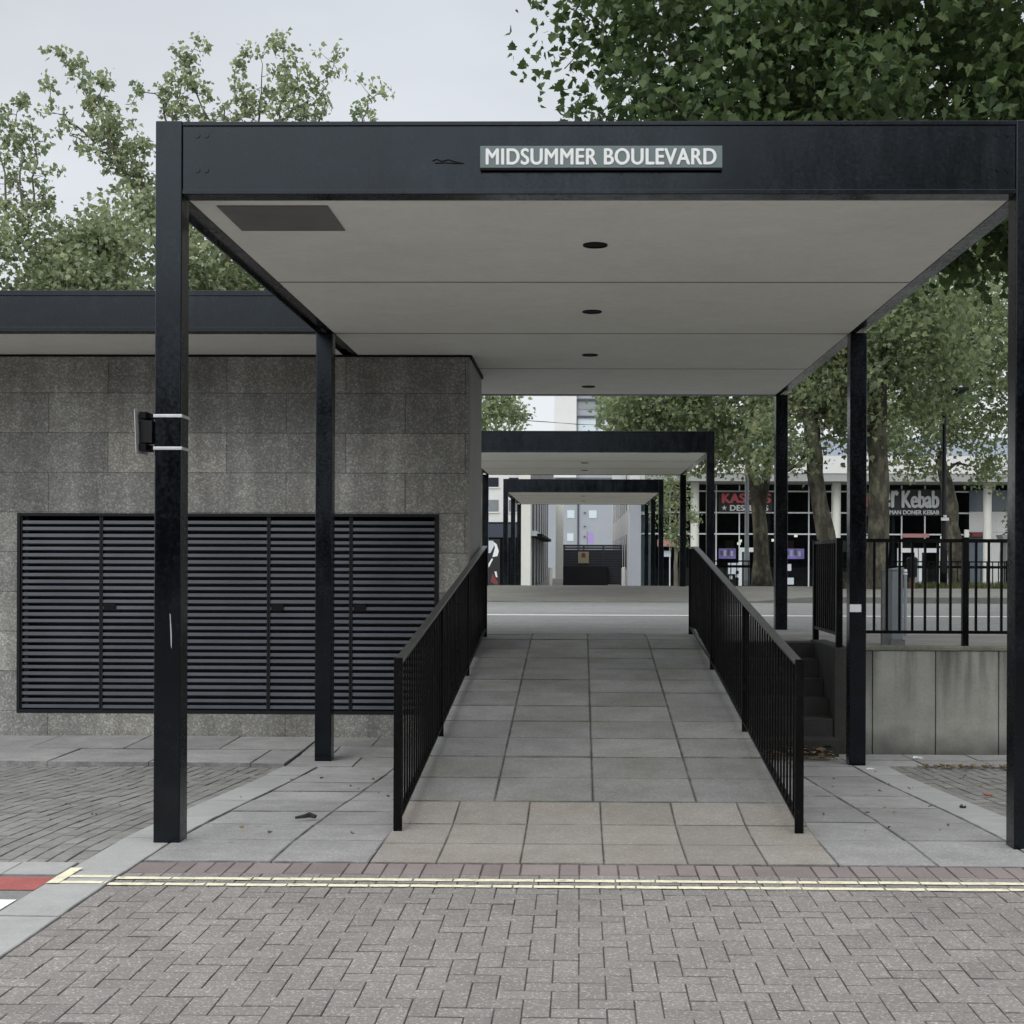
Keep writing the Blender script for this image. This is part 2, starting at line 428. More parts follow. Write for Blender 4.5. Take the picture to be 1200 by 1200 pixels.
GX = 2.4 * 5 - X(126, WALL_Y)    # a vertical joint falls where the photo shows one
GZ = 4.0 - Z(602, -3, WALL_Y) + .0
M['granite'] = granite()

# ------------------------------------------------------------------ the ground, as one sheet to the horizon
g = MB()
ys = [-90, 0, 7.0, 7.34, 7.37, 7.7] + [7.7 + .35 * i for i in range(1, 15)] + [13.0, 13.6, 30, 44, 60, 120, 300, 900]
g.grid([-600, -100, -30, -12, -2.6, 2.6, 12, 30, 100, 600], ys, lambda x, y: (dip(x, y) - (.0085 if y < 7.35 else .021) if y < 40 else -.06))
tag(g.build('ground', M['joint']), kind='structure')

# herringbone blocks in front
u = .1; gap = .0017
rects = []
X0, X1, Y0, Y1 = -2.3, 6.2, 2.6, 7.1
for i in range(int(round((X1 - X0) / u)) + 1):
    for j in range(-int(round((Y1 - Y0) / u)), 0):
        mm = (i - j) % 4
        x = X0 + i * u; y = Y1 + j * u
        if mm == 0: r = (x, x + 2 * u, y, y + u)
        elif mm == 3: r = (x, x + u, y, y + 2 * u)
        else: continue
        r = (max(r[0], X0), min(r[1], X1), r[2], min(r[3], Y1))
        rects.append((r[0] + gap, r[1] - gap, r[2] + gap, r[3] - gap))
# half blocks that close the pattern at the left and front edges
for j in range(-int(round((Y1 - Y0) / u)), 0):
    if (0 - j) % 4 == 1: rects.append((X0 + gap, X0 + u - gap, Y1 + j * u + gap, Y1 + (j + 1) * u - gap))
tag(MB().bricks(rects, lambda x, y: 0, h=.02, bev=.0024, jit=.0018).build('herringbone_paving', M['brick_front']), kind='structure')
b = MB(); x = X0
while x < 6.2:
    w = .1 if random.random() < .7 else .2
    b.bricks([(x + gap, x + w - gap, 7.1 + gap, 7.35 - gap)], lambda x, y: 0, h=.02, bev=.005, jit=.0016); x += w
tag(b.build('edging_course', M['brick_course']), kind='structure')

# kerb strips, slabs, bays
def kerb_run(x0, x1, y0, y1, ln, name, zf=dip, lift=.006):
    b = MB(); y = y0
    while y < y1 - .05:
        e = min(y + ln, y1)
        b.bricks([(x0, x1, y + .003, e - .003)], lambda x, y: zf(x, y) + lift, h=.04, bev=.006, jit=.002); y = e
    return tag(b.build(name, M['kerb']), kind='structure')
kerb_run(-2.6, -2.303, 2.6, 12.3, .9, 'kerb_strip')
kerb_run(2.45, 2.75, 7.37, 12.6, .9, 'kerb_strip')
b = MB(); x = -11.0
while x < -2.62:
    b.bricks([(x, min(x + .9, -2.61) - .004, 7.02, 7.31)], lambda x, y: .004, h=.03, bev=.006, jit=.002); x += .9
tag(b.build('kerb_strip', M['kerb']), kind='structure')
def slab_rows(x_edges, y0, y1, row, m, name, zf, g=.003, cut=0, jit=.003, gy=.010, h=.03, bev=.009):
    b = MB(); y = y0; k = 0
    while y < y1 - .03:
        e = min(y + row, y1); 
        if y1 - e < .12: e = y1
        xs = x_edges if not cut or k % 2 == 0 else [x_edges[0]] + [q + cut for q in x_edges[:-1] if q + cut < x_edges[-1] - .1] + [x_edges[-1]]
        for a, c in zip(xs[:-1], xs[1:]):
            b.bricks([(a + g, c - g, y + gy * RNG.uniform(.6, 1.3), e - gy * RNG.uniform(.6, 1.3))], zf, h=h, bev=bev, jit=jit)
        y = e; k += 1
    return tag(b.build(name, m), kind='structure')
slab_rows([-2.297, -1.62, -1.107], 7.37, 12.35, .62, M['slab_side'], 'slab_paving', dip)
slab_rows([-2.597, -2.0, -1.4, -1.107], 12.35, 14.08, .58, M['slab_side'], 'slab_paving', lambda x, y: dip(x, y) + sm((y - 12.3) / 1.8) * .08, cut=.3)
slab_rows([1.357, 1.875, 2.447], 7.37, 12.6, .74, M['slab_side'], 'slab_paving', dip)
slab_rows([1.357, 1.9, 2.45, 3.1, 3.7, 4.3, 4.9, 5.5, 6.1], 12.6, 13.6, .5, M['slab_side'], 'slab_paving', lambda x, y: dip(x, y) + .004)
slab_rows([-11, -10.1, -9.2, -8.3, -7.4, -6.5, -5.6, -4.7, -3.8, -2.9, -2.6], 12.35, 14.08, .86, M['slab_side'], 'slab_paving', lambda x, y: dip(x, y) + .03 + sm((y - 12.3) / 1.8) * .05, cut=.4, jit=.006, h=.09)
def bay(x0, x1, y0, y1, name):
    rects = []
    n = int((x1 - x0) / .1)
    for i in range(n):
        x = x0 + i * .1; y = y0 - (.1 if i % 2 else 0) - random.random() * .02
        while y < y1:
            a, c = max(y, y0), min(y + .2, y1)
            if c - a > .03: rects.append((x + .0025, x + .0975, a + .002, c - .002))
            y += .2
    return tag(MB().bricks(rects, lambda x, y: dip(x, y) - .006 + .004 * math.sin(x * 3 + y * 2), h=.02, bev=.005, jit=.0025).build(name, M['brick_bay']), kind='structure')
bay(-9.0, -2.6, 7.33, 12.33, 'parking_bay')
bay(2.76, 6.2, 7.37, 12.58, 'parking_bay')

# left carriageway, red band and white marking
tag(MB().grid([-14, -2.61], [1.5, 7.01], lambda x, y: -.004).build('side_road', M['asphalt_dark']), kind='structure')
tag(MB().grid([-14, -2.612], [6.71, 6.985], lambda x, y: .0).build('red_surface_band', M['red_surface']), kind='structure')
tag(MB().grid([-14, -2.62], [6.24, 6.52], lambda x, y: .0005).build('white_road_marking', M['white_paint']), kind='structure')

# double yellow lines, broken at the block joints
b = MB()
for yc, w in ((6.965, .052), (6.835, .05)):
    x = -2.60
    while x < 6.2:
        e = x + (random.choice([.1, .1, .2, .2, .2, .4]) if x > -2.3 else .28)
        e = min(e, -2.303) if x < -2.303 else e
        n = max(2, int((e - x) / .03)); lo, hi = [], []
        s = random.uniform(-.003, .003); gp = random.uniform(.002, .006)
        for i in range(n + 1):
            xx = x + gp + (e - x - 2 * gp) * i / n
            lo.append((xx, yc - w / 2 + s + random.uniform(-.003, .003), .0105 if x < -2.31 else .0045))
            hi.append((xx, yc + w / 2 + s + random.uniform(-.003, .003), .0105 if x < -2.31 else .0045))
        k = len(lo)
        b.add(lo + hi, [(i, i + 1, k + i + 1, k + i) for i in range(k - 1)])
        x = e
b.add([(-2.59, 6.80, .0135), (-2.53, 6.80, .0135), (-2.53, 7.14, .0135), (-2.59, 7.14, .0135)], [(0, 1, 2, 3)])
tag(b.build('double_yellow_lines', M['yellow']), kind='structure')

# cracks where slabs have been cut across
# buff slabs at the foot of the ramp, then the ramp
slab_rows([-1.1, -.75, -.31, .13, .57, .985, 1.352], 7.37, 8.85, .494, M['tactile'], 'tactile_paving', lambda x, y: zramp(x, y) + .003, g=.0018, jit=.0015, gy=.004, bev=.006)
slab_rows([-1.085, -.535, .085, .735, 1.335], 8.85, 15.9, .588, M['slab_ramp'], 'ramp_slabs', lambda x, y: zramp(x, y) + .003, g=.002, jit=.003, gy=.008, bev=.009)
slab_rows([-1.085, -.535, .085, .735, 1.335], 15.9, 16.3, .4, M['slab_ramp'], 'ramp_slabs', lambda x, y: UP + .003, g=.0045)
r = MB()
r.prism([(7.36, -.4), (16.29, -.4), (16.29, UP - .012), (15.5, UP - .012), (8.2, -.014), (7.36, -.014)], -1.1, 1.352, 'x')
tag(r.build('ramp', M['step']), kind='structure')

# street level: pavements, road, far verge and the slope beyond
tag(MB().box(-60, -1.105, 15.76, 16.28, .3, UP).box(2.62, 60, 13.66, 16.28, .3, UP).box(1.357, 2.62, 15.02, 16.28, .3, UP).build('near_pavement', M['far_paving']), kind='structure')
tag(MB().grid([-80, -10, 10, 80], [16.29, 22, 28.1], lambda x, y: UP - .008).build('road', M['asphalt']), kind='structure')
tag(MB().grid([-80, 80], [21.5, 21.82], lambda x, y: UP - .004).build('centre_line', M['white_paint']), kind='structure')
def kf(x):
    d = sm((abs(x - .2) - 3.0) / 1.6); return UP + .012 + .10 * d
def zfar(x, y):
    return kf(x) + (.925 - kf(x)) * sm((y - 28.1) / 6.6) if y < 34.7 else .925 - .98 * sm((y - 34.7) / 11.0)
k = MB(); xs = [-60, -20, -5.5] + [-5.5 + .5 * i for i in range(1, 23)] + [20, 60]
for a, c in zip(xs[:-1], xs[1:]):
    k.add([(a, 28.1, .6), (c, 28.1, .6), (c, 28.1, kf(c)), (a, 28.1, kf(a)), (a, 28.25, kf(a)), (c, 28.25, kf(c))], [(0, 1, 2, 3), (3, 2, 5, 4)])
tag(k.build('far_kerb', M['kerb_far']), kind='structure')
tag(MB().grid(xs, [28.25, 29, 30, 31, 32, 33, 34, 34.7, 35.5, 36.5, 38, 40, 42, 44, 46], lambda x, y: zfar(x, y)).build('far_pavement', M['far_paving']), kind='structure')
tag(MB().grid([-200, 200], [45.7, 260], lambda x, y: -.045).build('far_plaza', M['far_paving']), kind='structure')

# ------------------------------------------------------------------ canopies
XL, XR = -2.39, 2.565
PW = .15
def canopy(name, label, y0, bays, panels, posts, front_base, lights, hatch=False, bolts=False):
    y1 = y0 + bays * 4.8 + PW
    t = thing(name, (.09, y0, front_base), label, 'canopy', 'flat black steel canopies over the walkway')
    for (x, yy, zb) in posts:
        p = MB().box(x, x + PW, yy, yy + PW, zb, SOF - .002 if yy > y0 + .1 else TOP).build('post', M['paint'], t, bevel=.006)
        if yy < y0 + .1 and name == 'entrance_canopy':
            xx = x + PW - .006 if x < 0 else x + .006
    # front beam between the two front posts: web plus projecting lips
    f = MB().box(XL + PW + .002, XR - PW - .002, y0 + .006, y0 + .14, SOF + .002, TOP - .004)
    f.box(XL + PW + .003, XR - PW - .003, y0 - .004, y0 + .006, TOP - .03, TOP - .006)
    f.box(XL + PW + .003, XR - PW - .003, y0 - .003, y0 + .006, SOF + .002, SOF + .028)
    beam = f.build('front_beam', M['paint'], t, bevel=.003)
    if bolts:
        for px in (-2.157, -2.107, 2.32, 2.37):
            for z in (3.965, 3.77):
                MB().cyl((px, y0 + .006, z), .017, -.005, 12, 'y').build('bolt', M['paint'], beam)
    for side, xa in (('l', XL), ('r', XR - PW)):
        s = MB().box(xa, xa + PW, y0 + PW + .002, y1 - .002, SOF + .03, TOP - .006)
        s.box(xa, xa + .012, y0 + PW + .002, y1 - .002, SOF + .001, SOF + .03)
        xi = xa + PW - .055 if side == 'l' else xa
        s.box(xi, xi + .055, y0 + PW + .002, y1 - .002, SOF + .0, SOF + .03)
        s.build('side_beam', M['paint'], t, bevel=.002)
    MB().box(XL + PW + .002, XR - PW - .002, y1 - .13, y1, SOF - .004, TOP - .006).build('rear_beam', M['paint'], t, bevel=.003)
    # soffit boards with open joints
    n = panels; ya, yb = y0 + .145, y1 - .132
    for i in range(n):
        a = ya + (yb - ya) * i / n; c = ya + (yb - ya) * (i + 1) / n
        MB().box(XL + PW + .003, XR - PW - .003, a + .006, c - .006, SOF + .003, SOF + .03).build('soffit_panel', M['soffit'], t)
    for i in range(1, n):
        q = ya + (yb - ya) * i / n; MB().box(XL + PW + .004, XR - PW - .004, q - .011, q + .011, SOF + .0005, SOF + .0028).build('joint_strip', M['hatch'], t)
    MB().box(XL + .01, XR - .01, y0 + .16, y1 - .14, SOF + .045, TOP - .03).build('roof_deck', M['paint_dark'], t)
    for ly in lights:
        l = MB().ring((.09, ly, SOF - .006), .066, .080, .012).build('downlight', M['paint_dark'], t)
        MB().cyl((.09, ly, SOF - .001), .066, .003).build('lens', M['paint_dark'], l)
    if hatch:
        MB().box(X(252, 8.1), X(382, 8.1), 8.11, 8.72, SOF - .004, SOF + .002).build('access_hatch', M['hatch'], t)
    return t
c1_posts = [(XL, 7.86, dip(0, 7.86) - .01), (XR - PW, 7.86, -.02), (XL, 12.66, -.3), (XR - PW, 12.66, -.3), (XR - PW, 17.46 - .0, .68), (XL, 17.46, .68)]
canopy('entrance_canopy', 'nearest black canopy over the ramp, carrying the street name board', 7.86, 2, 4, c1_posts, 0, (9.13, 11.6, 14.07, 16.66), True, True)
C2 = 27.0
c2_posts = [(XL, C2, .7), (XR - PW, C2, .7), (XL, C2 + 7.2, .85), (XR - PW, C2 + 7.2, .85)]
canopy('street_canopy', 'middle black canopy beyond the road, between the nearest and farthest canopies', C2, 1.5, 3, c2_posts, .75, (30, 32.5))
C3 = 43.5
c3_posts = [(x, C3 + d, -.3) for d in (0, 4.8, 9.6) for x in (XL, XR - PW)]
canopy('far_canopy', 'smallest farthest black canopy, framed inside the middle canopy', C3, 2, 4, c3_posts, 0, (46, 50))
# boxed fitting seen over the far canopy
bx = MB().box(X(621, C3), X(648, C3), C3 + .3, C3 + .8, TOP - .02, Z(557, 0, C3) + .06)
bx.box(X(621, C3) - .02, X(648, C3) + .02, C3 + .28, C3 + .82, Z(557, 0, C3) + .06, Z(557, 0, C3) + .09)
tag(bx.build('roof_box', M['galv']), 'small grey box sitting on the farthest canopy roof', 'box')

# street name board
yb = 7.86 - .022
t = thing('street_sign', (X(703, 7.84), yb, Z(184, 0, 7.84)), 'long grey green street name board MIDSUMMER BOULEVARD on the nearest canopy', 'sign')
sx0, sx1 = X(561, yb), X(845, yb); sz0, sz1 = Z(196.5, .2, yb), Z(170.5, .2, yb)
MB().box(sx0, sx1, yb, 7.858, sz0, sz1).build('board', M['sign_board'], t, bevel=.003)
MB().box(sx0 + .0, sx1 - .0, yb - .002, 7.855, sz0 - .012, sz0 - .001).build('bottom_lip', M['paint_dark'], t)
lettering('MIDSUMMER BOULEVARD', X(838, yb) - X(567.5, yb), Z(173.5, .2, yb) - Z(193, .2, yb), .004, ((X(838, yb) + X(567.5, yb)) / 2, yb - .001, (Z(173.5, .2, yb) + Z(193, .2, yb)) / 2), M['sign_white'], t, bold=.035)

# plate strapped to the front left post, and a chip in the paint below it
t = thing('strapped_plate', (XL, 7.9, 2.3), 'small sign plate seen edge on, strapped to the front left canopy post', 'sign')
zA, zB = Z(533, XL, 7.86), Z(482, XL, 7.86)
p = MB(); xa = XL - .075
p.add([(xa - .012, 7.80, zA), (xa - .008, 7.80, zA), (xa - .008, 8.02, zA), (xa - .012, 8.02, zA), (xa - .022, 7.80, zB), (xa - .018, 7.80, zB), (xa - .018, 8.02, zB), (xa - .022, 8.02, zB)],
      [(0, 3, 2, 1), (4, 5, 6, 7), (0, 1, 5, 4), (1, 2, 6, 5), (2, 3, 7, 6), (3, 0, 4, 7)])
p.build('plate', M['plate_grey'], t)
for z in (zA + .035, zB - .03):
    MB().box(xa - .006, xa + .03, 7.84, 8.0, z - .018, z + .018).box(xa + .03, XL - .004, 7.9, 7.95, z - .012, z + .012).build('channel', M['paint_dark'], t)
MB().box(xa + .0, XL - .012, 7.85, 7.99, zA + .06, zB - .06).build('back_box', M['frame_dark'], t)
for py in (489, 527):
    z = Z(py, XL, 7.86)
    s = MB()
    s.box(XL - .006, XL + PW + .006, 7.853, 7.8585, z - .009, z + .009).box(XL + PW + .0015, XL + PW + .006, 7.8585, 8.018, z - .009, z + .009)
    s.box(XL - .006, XL - .0015, 7.8585, 8.018, z - .009, z + .009).box(XL - .006, XL + PW + .006, 8.0115, 8.018, z - .009, z + .009)
    s.build('strap', M['steel'], t, bevel=.002)
xs_ = X(200, 7.86); c = MB()
c.add([(xs_ - .004, 7.8585, Z(720, XL, 7.86)), (xs_ + .003, 7.8585, Z(758, XL, 7.86)), (xs_ + .008, 7.8585, Z(762, XL, 7.86)), (xs_ + .008, 7.8585, Z(745, XL, 7.86)), (xs_ + .001, 7.8585, Z(722, XL, 7.86))], [(0, 1, 2, 3, 4)])
tag(c.build('scrape_mark', M['plate_grey']), 'thin pale scrape on the front left canopy post', 'mark')
yq = 12.655
tag(MB().box(X(996, yq), X(1009.5, yq), yq, yq + .003, Z(716, 2.4, yq), Z(707, 2.4, yq)).build('sticker', M['sign_white']), 'white rectangular sticker on the middle right canopy post', 'sticker')

sq = [(505, 189), (510, 187), (516, 189.5), (524, 187.5), (531, 190), (542, 192), (532, 192), (521, 191), (508, 191.5)]
tag(MB().tube([(X(a_, 7.862), 7.863, Z(b_, -.8, 7.862)) for a_, b_ in sq], [.0035] * len(sq), 5).build('scratch_mark', M['paint_dark']), 'dark looping scratch on the beam left of the street name', 'mark')

# ------------------------------------------------------------------ granite pavilion
def wz(py): return Z(py, -3, WALL_Y)
BX1 = -1.11; BX0 = -11.5; BYB = 15.73
ox0, ox1 = X(20, WALL_Y), X(514.5, WALL_Y); oz0, oz1 = wz(838), wz(603)
t = thing('granite_pavilion', (-5, WALL_Y, Z_B), 'speckled granite pavilion with black flat roof and louvred doors left of the ramp', 'building')
w = MB()
w.box(BX0, ox0, WALL_Y, BYB, -.4, SOF - .012)
w.box(ox0, ox1, WALL_Y, BYB, oz1, SOF - .012)
w.box(ox0, ox1, WALL_Y, BYB, -.4, oz0)
w.box(ox1, BX1 - .012, WALL_Y, BYB, -.4, SOF - .012)
w.build('wall', M['granite'], t)
MB().box(BX1 - .0119, BX1, WALL_Y + .004, BYB, -.4, SOF - .012).build('end_reveal', M['granite_side'], t)
MB().box(BX1 - .0, BX1 + .018, WALL_Y - .01, BYB + .01, SOF - .035, SOF - .0).box(BX0, BX1, WALL_Y - .012, WALL_Y - .001, SOF - .02, SOF).build('wall_capping', M['paint_dark'], t)
fy = 12.66
MB().box(BX0 - 1, XL - .003, fy + .012, fy + .14, SOF + .002, Z(342, -5, fy)).box(BX0 - 1, XL - .003, fy, fy + .0118, SOF + .002, SOF + .045).box(BX0 - 1, XL - .003, fy, fy + .0118, Z(342, -5, fy) - .05, Z(342, -5, fy) - .002).build('fascia', M['paint'], t, bevel=.003)
MB().box(BX0 - 1, XL - .003, fy + .15, 17.2, SOF + .004, SOF + .03).build('soffit', M['soffit'], t)
MB().box(BX0 - 1, XL - .003, fy + .15, 17.2, SOF + .04, Z(342, -5, fy) - .03).build('roof', M['paint_dark'], t)
# diagonal bracket line under the roof at the second post
# louvred doors
MB().box(ox0, ox1, WALL_Y + .30, WALL_Y + .32, oz0, oz1).build('back_panel', M['paint_dark'], t)
fr = MB().box(ox0, ox0 + .03, WALL_Y - .004, WALL_Y + .1, oz0, oz1).box(ox1 - .03, ox1, WALL_Y - .004, WALL_Y + .1, oz0, oz1)
fr.box(ox0 + .03, ox1 - .03, WALL_Y - .004, WALL_Y + .1, oz1 - .03, oz1).box(ox0 + .03, ox1 - .03, WALL_Y - .004, WALL_Y + .1, oz0, oz0 + .035)
fr.build('door_frame', M['frame_dark'], t)
edges = [ox0 + .03, X(118, WALL_Y), X(216, WALL_Y), X(314.5, WALL_Y), X(411, WALL_Y), ox1 - .03]
for i, (a, c) in enumerate(zip(edges[:-1], edges[1:])):
    d = MB().box(a + .002, a + .018, WALL_Y + .012, WALL_Y + .07, oz0 + .037, oz1 - .032).box(c - .018, c - .002, WALL_Y + .012, WALL_Y + .07, oz0 + .037, oz1 - .032).build('louvre_door', M['frame_dark'], t)
    s = MB(); n = 29; z0 = oz0 + .05; dz = (oz1 - .04 - z0) / n
    for q in range(n):
        z = z0 + q * dz; j = random.uniform(-.002, .002)
        hj = .032 + random.uniform(-.002, .002)
        s.prism([(WALL_Y + .016, z + j), (WALL_Y + .020, z + hj + j), (WALL_Y + .023, z + hj + j), (WALL_Y + .024, z + .004 + j), (WALL_Y + .045, z - .010 + j), (WALL_Y + .045, z - .013 + j)], a + .018, c - .018, 'x')
    s.build('slats', M['slat'], d)
    if i in (1, 3, 4):
        hx = a + .03
        MB().box(hx, hx + .12, WALL_Y + .0, WALL_Y + .017, wz(717), wz(709)).build('lock', M['paint_dark'], d)
    elif i in (0, 2):
        pass

# ------------------------------------------------------------------ ramp railings
def ramp_rail(x, ends, label, lean):
    t = thing('ramp_railing', (x, 8.18, zramp(x, 8.18)), label, 'railing', 'railings along the ramp')
    ys = [8.175 + (ends - 8.175) * i / 3 for i in range(4)]
    for i, y in enumerate(ys):
        MB().box(x - .025, x + .025, y - .012, y + .012, zramp(x, y) - .02, zramp(x, y) + 1.0 + (.018 if i == 0 else -.02)).build('post', M['rail'], t, bevel=.002)
    def top(y): return zramp(x, y) + .985
    s = MB(); y0, y1 = ys[0] + .013, ys[-1] + .012
    n = 12; seg = [y0 + (y1 - y0) * i / n for i in range(n + 1)]
    vs = []
    for y in seg:
        vs += [(x - .028, y, top(y)), (x + .028, y, top(y)), (x + .028, y, top(y) + .018), (x - .028, y, top(y) + .018)]
    fs = [(0, 1, 2, 3), tuple(4 * n + q for q in (3, 2, 1, 0))]
    for i in range(n):
        for q in range(4):
            fs.append((4 * i + q, 4 * i + 4 + q, 4 * i + 4 + (q + 1) % 4, 4 * i + (q + 1) % 4))
    s.add(vs, fs); s.build('handrail', M['handrail'], t, bevel=.003)
    for i in range(3):
        b = MB(); a, c = ys[i] + .012, ys[i + 1] - .012
        lo = lambda y: zramp(x, y) + .09
        b.add([(x - .02, a, lo(a) - .012), (x + .02, a, lo(a) - .012), (x + .02, a, lo(a)), (x - .02, a, lo(a)), (x - .02, c, lo(c) - .012), (x + .02, c, lo(c) - .012), (x + .02, c, lo(c)), (x - .02, c, lo(c))],
              [(0, 1, 2, 3), (4, 7, 6, 5), (0, 4, 5, 1), (1, 5, 6, 2), (2, 6, 7, 3), (3, 7, 4, 0)])
        m_ = 20
        for q in range(m_):
            y = a + (c - a) * (q + .5) / m_
            b.box(x - .006, x + .006, y - .006, y + .006, lo(y), top(y) - .001)
        b.build('baluster_panel', M['rail'], t)
    return t
ramp_rail(-1.056, 15.6, 'black sloping railing on the left side of the ramp, beside the granite wall', 0)
ramp_rail(1.272, 16.2, 'black sloping railing on the right side of the ramp, beside the dark steps', 0)

# ------------------------------------------------------------------ steps, cheek wall and retaining wall
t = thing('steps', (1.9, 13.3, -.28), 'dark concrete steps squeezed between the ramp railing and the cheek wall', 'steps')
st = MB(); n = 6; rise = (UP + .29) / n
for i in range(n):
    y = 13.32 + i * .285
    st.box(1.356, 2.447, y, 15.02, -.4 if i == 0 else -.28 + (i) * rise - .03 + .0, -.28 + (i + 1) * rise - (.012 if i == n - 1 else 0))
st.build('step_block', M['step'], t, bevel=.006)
RW = 13.6
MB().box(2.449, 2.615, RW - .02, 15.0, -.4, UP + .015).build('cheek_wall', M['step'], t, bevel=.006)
t = thing('retaining_wall', (6, RW, -.3), 'stained concrete panel retaining wall under the railing on the right', 'wall')
edges = [2.618] + [X(q, RW) for q in (1023, 1097, 1171)] + [X(1171, RW) + .6 * i for i in range(1, 16)]
for a, c in zip(edges[:-1], edges[1:]):
    MB().box(a + .004, c - .004, RW, RW + .055, -.4, UP - .012).build('panel', M['concrete'], t, bevel=.006)
MB().box(2.618, edges[-1], RW - .012, RW + .16, UP - .01, UP + .035).build('coping', M['coping'], t, bevel=.01)

# guard rail on the cheek wall (along Y) and fence on the retaining wall (along X)
def bar_fence(name, p0, p1, z0, z1, label, group, nb, posts, bw=.012, second=None, pw=.03, m=None, zleg=None, dens_top=0):
    m = m or M['rail']
    p0, p1 = Vector(p0), Vector(p1); d = (p1 - p0); L = d.length; d.normalize(); nrm = Vector((-d.y, d.x, 0))
    t = thing(name, (p0.x, p0.y, zleg if zleg is not None else z0), label, 'fence', group)
    def ob(b, s0, s1, w, za, zb):
        q = []
        for z in (za, zb):
            for s, o in ((s0, -w), (s1, -w), (s1, w), (s0, w)):
                v = p0 + d * s + nrm * o; q.append((v.x, v.y, z))
        b.add(q, [(0, 3, 2, 1), (4, 5, 6, 7), (0, 1, 5, 4), (1, 2, 6, 5), (2, 3, 7, 6), (3, 0, 4, 7)])
    for s in posts:
        b = MB(); ob(b, s - pw, s + pw, pw, zleg if zleg is not None else z0 - .1, z1 + .015); b.build('post', m, t, bevel=.003)
    b = MB(); ob(b, 0, L, .022, z1 - .035, z1); b.build('top_rail', m, t)
    b = MB(); ob(b, 0, L, .02, z0, z0 + .03); b.build('bottom_rail', m, t)
    if second:
        b = MB(); ob(b, 0, L, second[1], second[0] - second[2], second[0] + second[2]); b.build('mid_rail', m, t)
    b = MB()
    for i in range(nb):
        s = L * (i + .5) / nb; ob(b, s - bw, s + bw, bw, z0 + .03, z1 - .035 + dens_top)
    b.build('baluster_panel', m, t)
    return t
xg = 2.505
bar_fence('guard_railing', (xg, 13.62, 0), (xg, 15.05, 0), UP + .13, UP + 1.06, 'short black railing along the top of the dark steps', None, 12, [.04, 1.39], zleg=UP + .0)
yf = RW + .07
x0f = 2.66; x1f = x0f + 6.5
pf = [X(1131, yf) - x0f, X(1131, yf) - x0f + 2.4, X(1131, yf) - x0f + 4.8]
bar_fence('wall_railing', (x0f, yf, 0), (x1f, yf, 0), Z(741, 3, yf), Z(630, 3, yf), 'black vertical bar railing standing on the stained concrete wall', None, int(6.5 / .1225), [.03] + pf, bw=.011, zleg=UP + .03)

# things just behind the railing
t = thing('feeder_pillar', (X(1050, 14.3), 14.3, UP), 'slim grey metal cabinet behind the railing, right of the grey post', 'cabinet')
MB().box(X(1044, 14.3), X(1057, 14.3), 14.25, 14.42, UP + .06, Z(667, 3.2, 14.3)).build('body', M['cabinet'], t, bevel=.004)
MB().prism([(X(1043.3, 14.3), Z(667, 3.2, 14.3) + .001), (X(1057.7, 14.3), Z(667, 3.2, 14.3) + .001), (X(1057.7, 14.3), Z(663.5, 3.2, 14.3)), (X(1043.3, 14.3), Z(665.5, 3.2, 14.3))], 14.24, 14.43).build('lid', M['cabinet'], t)
MB().box(X(1042, 14.3), X(1059, 14.3), 14.22, 14.45, UP, UP + .06).build('base', M['galv'], t)
t = thing('grey_post', (X(1036, 14.0), 14.0, UP), 'plain dull grey square post behind the railing in front of a trunk', 'post')
MB().box(X(1033, 14.0), X(1040.5, 14.0), 13.97, 14.03, UP, Z(668, 3.1, 14.0)).build('shaft', M['galv'], t, bevel=.003)
MB().box(X(1032.4, 14.0), X(1041, 14.0), 13.965, 14.035, Z(668, 3.1, 14.0), Z(666, 3.1, 14.0)).build('cap', M['galv'], t)
t = thing('marker_post', (X(1061, 17), 17.0, UP), 'thin pale marker post with ringed top right of the slim cabinet', 'post')
xm = X(1061, 16.0)
MB().cyl((xm, 16.0, UP), .02, Z(672, xm, 16) - UP, 12).build('shaft', M['cabinet'], t)
MB().cyl((xm, 16.0, Z(672, xm, 16) + .002), .024, .02, 12).cyl((xm, 16.0, Z(672, xm, 16) + .034), .024, .028, 12, r2=.018).build('cap', M['sign_white'], t)
MB().cyl((xm, 16.0, Z(672, xm, 16)), .012, .04, 8).build('neck', M['galv'], t)

# ------------------------------------------------------------------ trees
# each outline is one half of a leaf, from the stalk along the right edge to the tip; the other half mirrors it across the midrib
LEAF5 = np.array([(0, 0), (.20, .03), (.44, .06), (.36, .22), (.54, .44), (.33, .47), (.27, .66), (.10, .78), (0, 1.0)])
LEAF3 = np.array([(0, 0), (.32, .10), (.46, .46), (.20, .60), (0, 1.0)])
LEAF2 = np.array([(0, 0), (.38, .40), (0, 1.0)])

